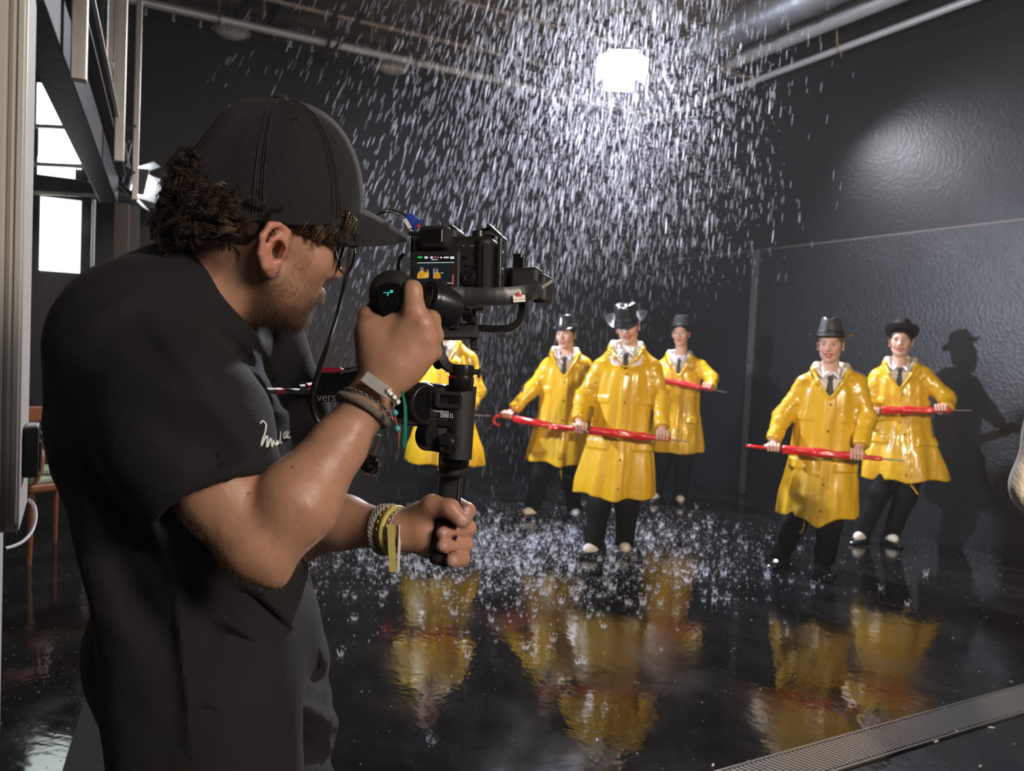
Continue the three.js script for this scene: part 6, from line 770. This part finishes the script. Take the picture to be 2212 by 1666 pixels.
{ // --- video transmitter with aerials and cable
  const b = V3(...O(735, 868, 1.2)).applyMatrix4(EYE), t = thing('video_transmitter', 'black video transmitter box with red aerials lettered versal', 'transmitter', b.toArray()), tp = (n, g, k, p = t, l) => onRig(b)(n, g.applyMatrix4(new THREE.Matrix4()), k, p, l);
  tp('housing', join([blk(735, 836, 1.175, 92, 64, 0.03, 0.004, 0, 0.1), blk(772, 822, 1.195, 60, 60, 0.05, 0.005, 0, 0.3, 0.15)]), RM.gloss); tp('red_band', blk(714, 802, 1.175, 52, 16, 0.03, 0.004, 0, 0.1), RM.red); tp('top_edge', blk(762, 800, 1.165, 62, 8, 0.02, 0.002, 0, 0.3, 0.22), RM.gunmetal); tp('lettering', word('versal', plain, 0.0104, 0.0006).applyMatrix4(xf(713, 858, 1.158, 0, 0.1)), RM.printDim);
  const a1 = tp('aerial', rod(O(690, 846, 1.185), O(573, 844, 0.985), 0.004, 14), RM.black); tp('aerial_band', rod(O(613, 844.7, 1.046), O(592, 844.3, 1.013), 0.0044, 14), RM.red, a1); const a2 = tp('aerial', rod(O(692, 832, 1.2), O(644, 838, 1.13), 0.0046, 14), RM.black); tp('aerial_band', rod(O(682, 833.3, 1.184), O(658, 836.3, 1.15), 0.0062, 14), RM.red, a2); const a3 = tp('aerial', rod(O(774, 784, 1.22), O(776, 720, 1.22), 0.0042, 14), RM.black); tp('aerial_band', rod(O(775, 748, 1.22), O(776, 722, 1.22), 0.005, 14), RM.red, a3);
  tp('cable', tube([O(752, 575, 1.33), O(742, 620, 1.31), O(728, 680, 1.25), O(706, 750, 1.17), O(686, 810, 1.13), O(676, 850, 1.10), O(676, 885, 1.09), O(690, 915, 1.09), O(712, 930, 1.1)], 0.0042, 90, 10), RM.cable); tp('cable', tube([O(874, 612, 1.16), O(866, 596, 1.16), O(860, 578, 1.16), O(864, 558, 1.15), O(873, 549, 1.15)], 0.003, 40, 8), RM.cable);
  const c2 = tp('cable', tube([O(752, 575, 1.33), O(762, 520, 1.34), O(790, 476, 1.33), O(828, 457, 1.28), O(862, 461, 1.18), O(884, 474, 1.125), O(893, 482, 1.12)], 0.0036, 70, 8), RM.cable); tp('tape', rod(O(882, 470, 1.112), O(899, 486, 1.108), 0.0085, 9, 0.0095), RM.blue, c2, 'blue tape wrapped round the cable'); tp('connector', join([blk(880, 484, 1.10, 9, 24, 0.007, 0.001, 0, 0, 0.55)]), RM.white, c2); tp('red_clip', blk(902, 489, 1.10, 7, 7, 0.006, 0.001), RM.red, c2);
  tp('mount_rod', rod(O(820, 940, 1.12), O(804, 992, 1.12), 0.003, 12), RM.white); tp('ball_knob', join([new THREE.SphereGeometry(0.0135, 28, 20).translate(...O(800, 1008, 1.12)), rod(O(806, 984, 1.12), O(803, 996, 1.12), 0.006, 16)]), RM.gloss); tp('mount_arm', rod(O(790, 850, 1.2), O(868, 876, 1.09), 0.006, 12), RM.black);
}
// ---------------------------------------------------------------- floor drain, litter, cloth, the person at the right edge
{
  const z0 = -1.965, z1 = -1.80, x0 = 1.7, x1 = 4.3, t = thing('floor_drain', 'slotted steel drain channel across the wet floor', 'drain', [x0, 0, (z0 + z1) / 2]), w = z1 - z0;
  const steel = M({ color: rgb(0.55, 0.55, 0.54), metalness: 0.9, roughness: 0.24 }), bar = rbox(0.0085, 0.006, w - 0.012, 0.0015, 2);
  part('channel_bed', box(x1 - x0, 0.004, w, (x1 - x0) / 2, 0.001, 0), MAT.darkFrame, t); for (const s of [-1, 1]) part('channel_rim', rbox(x1 - x0, 0.009, 0.008, 0.002).translate((x1 - x0) / 2, 0.0045, s * w / 2), steel, t);
  const n = 128; for (let i = 0; i < n; i++) { const m = part('grate_bar', bar, steel, t); m.position.set((i + 0.5) / n * (x1 - x0), 0.006, 0); m.rotation.y = 0.35; }
}
{
  const pale = M({ color: rgb(0.55, 0.50, 0.42), roughness: 0.7 }), petal = (px, py, l, a, label) => { const p = floorPoint(px, py), g = new THREE.SphereGeometry(1, 14, 8).scale(l, 0.0035, l * 0.36); tag(part('wood_chip', g.rotateY(a).translate(0, 0.0035, 0), pale), label, 'chip', 'pale chips on the floor').position.copy(p); };
  petal(2023, 1604, 0.016, 0.2, 'largest pale chip on the floor near the drain'); petal(2068, 1584, 0.010, 0.9, 'small pale chip next to the largest one'); petal(2142, 1574, 0.014, -0.5, 'curved pale chip below the drain at the right'); petal(2118, 1658, 0.011, 0.4, 'pale chip at the bottom edge of the picture'); petal(2040, 1533, 0.007, 0.1, 'tiny pale chip beyond the drain'); petal(1540, 1655, 0.011, 0.6, 'pale chip left of the drain');
}
{ // grey cloth hanging behind the cameraman
  const T = [[148, 1085, 1.22], [158, 1190, 1.22], [166, 1290, 1.22], [171, 1400, 1.22]], U = [[150, 1086, 1.20], [176, 1190, 1.195], [200, 1300, 1.19], [229, 1421, 1.185]], b = at(190, 1400, 1.21); b.y = 0;
  const cols = 8, rowsN = 24, pos = [], idx = [], at2 = (L, v) => { const f = v * 3, i = Math.min(2, Math.floor(f)); return lerp3(L[i], L[i + 1], f - i); };
  for (const th of [0, 0.003]) for (let j = 0; j <= rowsN; j++) for (let i = 0; i <= cols; i++) { const v = j / rowsN, p = lerp3(at2(T, v), at2(U, v), i / cols); const q = at(p[0], p[1], p[2] + th + 0.004 * Math.sin(i * 0.9) * v); pos.push(q.x - b.x, q.y - b.y, q.z - b.z); }
  const n = (cols + 1) * (rowsN + 1); for (let j = 0; j < rowsN; j++) for (let i = 0; i < cols; i++) { const a = j * (cols + 1) + i, c = a + cols + 1; idx.push(a, c, a + 1, a + 1, c, c + 1, n + a, n + a + 1, n + c, n + a + 1, n + c + 1, n + c); } for (let j = 0; j < rowsN; j++) for (const [i, s] of [[0, 1], [cols, 0]]) { const a = j * (cols + 1) + i, c = a + cols + 1; s ? idx.push(a, n + a, c, c, n + a, n + c) : idx.push(a, c, n + a, c, n + c, n + a); } for (let i = 0; i < cols; i++) { const a = rowsN * (cols + 1) + i; idx.push(a, n + a, a + 1, a + 1, n + a, n + a + 1); }
  const g = new THREE.BufferGeometry(); g.setAttribute('position', new THREE.BufferAttribute(new Float32Array(pos), 3)); g.setIndex(idx); g.computeVertexNormals();
  part('hanging_cloth', uvBox(g), M({ color: rgb(0.36, 0.33, 0.29), roughness: 0.9, bumpMap: rep(knit, 10), bumpScale: 0.001 }), man, 'grey cloth hanging from his back pocket');
}
{ // black rubber mat in front of the cameraman's feet side
  const a = floorPoint(205, 1432), b = floorPoint(135, 1666), d = a.clone().sub(b).normalize(), t = thing('rubber_mat', 'thin black rubber mat edge beside the cameraman', 'mat', [b.x, 0, b.z], Math.atan2(-d.z, d.x)); part('mat_sheet', uvBox(rbox(1.75, 0.006, 0.24, 0.003).translate(0.05, 0.003, 0.12)), M({ color: rgb(0.006, 0.006, 0.0065), roughness: 0.5, bumpMap: rep(peel, 2), bumpScale: 0.002 }), t);
}
{ // somebody in off-white clothes, only an arm and hip reaching into the picture
  const b = at(2445, 900, 2.0).setY(0), t = thing('person', 'person in off-white clothes cut off by the right edge', 'person', b.toArray(), -0.5);
  const cloth = M({ color: rgb(0.52, 0.49, 0.45), roughness: 0.9, bumpMap: rep(fabricWave, 4), bumpScale: 0.006 }), wv = (x, y, z) => 0.006 * nz(x * 11, y * 7, z * 11) + 0.003 * nz(x * 30, y * 22, z * 30);
  const jk = part('jacket', surf((x, y, z) => { let d = uni(0.06, ell([0, 1.25, 0], [0.19, 0.3, 0.13]), cap([-0.14, 1.42, 0], [0.14, 1.42, 0], 0.07), chain([[-0.17, 1.40, 0], [-0.215, 1.12, 0.0], [-0.16, 0.96, 0.12]], [0.07, 0.062, 0.055], 0.04), chain([[0.17, 1.40, 0], [0.225, 1.12, 0.0], [0.17, 0.96, 0.12]], [0.07, 0.062, 0.055], 0.04))(x, y, z) - wv(x, y, z); return smax(d, 0.93 - y, 0.015); }, [-0.36, 0.88, -0.24], [0.36, 1.56, 0.26], 0.011), cloth, t);
  part('trousers', surf((x, y, z) => uni(0.05, ell([0, 0.93, 0], [0.175, 0.12, 0.125]), chain([[-0.095, 0.9, 0], [-0.10, 0.5, 0.02], [-0.10, 0.07, -0.01]], [0.105, 0.085, 0.08], 0.04), chain([[0.095, 0.9, 0], [0.10, 0.5, 0.02], [0.10, 0.07, -0.01]], [0.105, 0.085, 0.08], 0.04))(x, y, z) - wv(x, y, z), [-0.3, 0.0, -0.2], [0.3, 1.1, 0.2], 0.012), cloth, t);
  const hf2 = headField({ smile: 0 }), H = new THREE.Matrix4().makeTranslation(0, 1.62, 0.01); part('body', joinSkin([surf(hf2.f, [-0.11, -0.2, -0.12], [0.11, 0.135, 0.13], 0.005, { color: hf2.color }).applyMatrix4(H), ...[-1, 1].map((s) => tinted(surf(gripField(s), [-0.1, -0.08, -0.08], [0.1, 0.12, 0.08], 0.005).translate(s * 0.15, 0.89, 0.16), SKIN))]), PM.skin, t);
  part('hair', surf((x, y, z) => smax(ell([0, 0.036, -0.016], [0.082, 0.092, 0.101])(x, y, z), -ell([0, -0.03, 0.085], [0.07, 0.085, 0.085])(x, y, z), 0.01), [-0.1, -0.1, -0.14], [0.1, 0.14, 0.12], 0.006).applyMatrix4(H), PM.hairDark, t);
  for (const s of [-1, 1]) part('shoe', join([rbox(0.095, 0.05, 0.27, 0.02).translate(s * 0.1, 0.025, 0.05), new THREE.SphereGeometry(1, 20, 14).scale(0.045, 0.06, 0.12).translate(s * 0.1, 0.06, 0.03)]), PM.shoeBlack, t);
}
// ---------------------------------------------------------------- falling water
const MATW = {
  drop: M({ color: rgb(0.93, 0.95, 1), roughness: 0.9, transmission: 0.85, thickness: 0, ior: 1.33 }),
  splash: M({ color: rgb(0.86, 0.91, 1), roughness: 0.6, transmission: 0.45, thickness: 0, ior: 1.33 }),
};
function stuff(name, geo, mat, list, label, category) {
  const m = casting(new THREE.InstancedMesh(geo, mat, list.length)); m.name = name; m.userData = { label, category, kind: 'stuff' }; list.forEach((x, i) => m.setMatrixAt(i, x)); scene.add(m); return m;
}
{
  const R = rng(77), list = [], q = new THREE.Quaternion(), gauss = () => (R() + R() + R() - 1.5) / 0.75;
  const drop = new THREE.SphereGeometry(1, 5, 4);
  const put = (x, y, z, l, r, tx, tz) => { q.setFromUnitVectors(UPY, V3(tx, 1, tz).normalize()); list.push(new THREE.Matrix4().compose(V3(x, y, z), q, V3(r, l / 2, r))); };
  const lean = (x) => 0.05 + 0.13 * Math.max(0, 3.9 - x), clear = (x, y, z) => z < -7.7 || x > 6 || x < 0.6 || Math.hypot(x - LIGHTS.lamp.at[0], y - LIGHTS.lamp.at[1], z - LIGHTS.lamp.at[2]) < 0.75;
  const deep = (y) => mix(-6.7, -5.3, sstep(1.5, 2.6, y));
  for (let i = 0; i < 5200; i++) { // the shower itself, thinning out from its middle
    const y = 4.4 * Math.pow(R(), 0.7), low = y < 2.0, x = 3.55 + gauss() * 1.0, z = deep(y) + gauss() * (low ? 0.45 : 0.7); if (clear(x, y, z) || (low && R() < 0.4)) continue;
    const big = R() < 0.09; put(x, y, z, (big ? 0.10 : 0.075) * (0.6 + 0.8 * R()), (big ? 0.0015 : 0.00062) * (0.7 + 0.6 * R()), lean(x) + 0.03 * gauss(), 0.03 * gauss());
  }
  for (let i = 0; i < 6500; i++) { // drifting fine spray
    const y = 0.4 + 4.1 * Math.pow(R(), 0.8), low = y < 2.0, x = 3.0 + gauss() * 1.5, z = deep(y) + gauss() * (low ? 0.45 : 0.8); if (clear(x, y, z) || (low && R() < 0.4)) continue;
    put(x, y, z, 0.04 + 0.06 * R(), 0.00048, lean(x) + 0.1 * gauss(), 0.05 * gauss());
  }
  for (let i = 0; i < 9000; i++) { // mist under the lamp
    const x = 3.8 + gauss() * 0.8, z = -5.3 + gauss() * 0.5, y = 3.3 + gauss() * 0.9; if (clear(x, y, z) || y > 4.5 || y < 2.0) continue;
    put(x, y, z, 0.006 + 0.012 * R(), 0.0005, lean(x), 0);
  }
  stuff('rain', drop, MATW.drop, list, 'backlit artificial rain falling in front of the far wall', 'rain');
}
{ // splashes: small crowns of water thrown up from the floor, and drops lying on it
  const R = rng(31), crowns = [[], []], lying = [], spray = [], gauss = () => (R() + R() + R() - 1.5) / 0.75;
  const crown = (n, seed) => { const r = rng(seed), g = []; for (let i = 0; i < n; i++) { const a = i / n * 6.28 + r() * 0.5, h = 0.5 + r() * 0.9, o = 0.25 + 0.2 * r(); g.push(new THREE.ConeGeometry(0.07 + 0.05 * r(), h, 5, 1).translate(0, h / 2, 0).rotateZ(-0.35 - 0.3 * r()).translate(o, 0, 0).rotateY(a)); if (r() < 0.7) g.push(new THREE.IcosahedronGeometry(0.07 + 0.05 * r(), 0).translate(o + 0.25 + r() * 0.5, h * (0.9 + 0.6 * r()), 0).rotateY(a)); } return join(g); };
  const geos = [crown(9, 3), crown(6, 9)];
  for (let i = 0; i < 1100; i++) {
    const x = 2.95 + gauss() * 1.3, z = -4.75 + gauss() * 0.95 + (R() < 0.25 ? 0.5 : 0), s = 0.007 + 0.024 * R() * R() + (R() < 0.08 ? 0.02 * R() : 0); if (z > -2.9 || x > 5.9) continue;
    crowns[R() < 0.5 ? 0 : 1].push(new THREE.Matrix4().compose(V3(x, 0, z), new THREE.Quaternion().setFromAxisAngle(UPY, R() * 6.28), V3(s, s * (0.8 + R()), s)));
  }
  stuff('splash', geos[0], MATW.splash, crowns[0], 'white splashes of rain hitting the wet floor', 'splash');
  stuff('splash_spray', geos[1], MATW.splash, crowns[1], 'finer spray thrown up from the wet floor', 'splash');
  for (let i = 0; i < 5000; i++) { const x = 2.95 + gauss() * 1.3, z = -4.8 + gauss() * 0.95, s = 0.0008 + 0.0016 * R(); if (z > -2.9 || x > 5.9) continue; spray.push(new THREE.Matrix4().compose(V3(x, 0.09 * R() * R() + s, z), new THREE.Quaternion(), V3(s, s * (1 + 2 * R()), s))); }
  stuff('floor_spray', new THREE.SphereGeometry(1, 5, 4), MATW.drop, spray, 'fine spray hanging just above the wet floor', 'spray');
  for (let i = 0; i < 1100; i++) { const x = -0.4 + R() * 6.4, z = -7 + R() * 5.6, s = 0.002 + 0.005 * R() * R(); lying.push(new THREE.Matrix4().compose(V3(x, 0, z), new THREE.Quaternion(), V3(s, s * 0.6, s))); }
  for (let i = 0; i < 330; i++) { const x = -0.25 + R() * 0.5, z = -3.9 + R() * 1.8, s = 0.0012 + 0.0028 * R() * R(); lying.push(new THREE.Matrix4().compose(V3(x, 0, z), new THREE.Quaternion(), V3(s, s * 0.6, s))); }
  stuff('floor_drops', new THREE.SphereGeometry(1, 7, 5), M({ color: rgb(0.5, 0.52, 0.55), roughness: 0.03, metalness: 0.0, transmission: 0.6, thickness: 0, ior: 1.33, clearcoat: 1, clearcoatRoughness: 0.02 }), lying, 'single water drops lying on the dark floor', 'water drops');
}
scene.fog = new THREE.FogExp2(0xe6ebf2, 0.0028);
renderer.render(scene, camera);
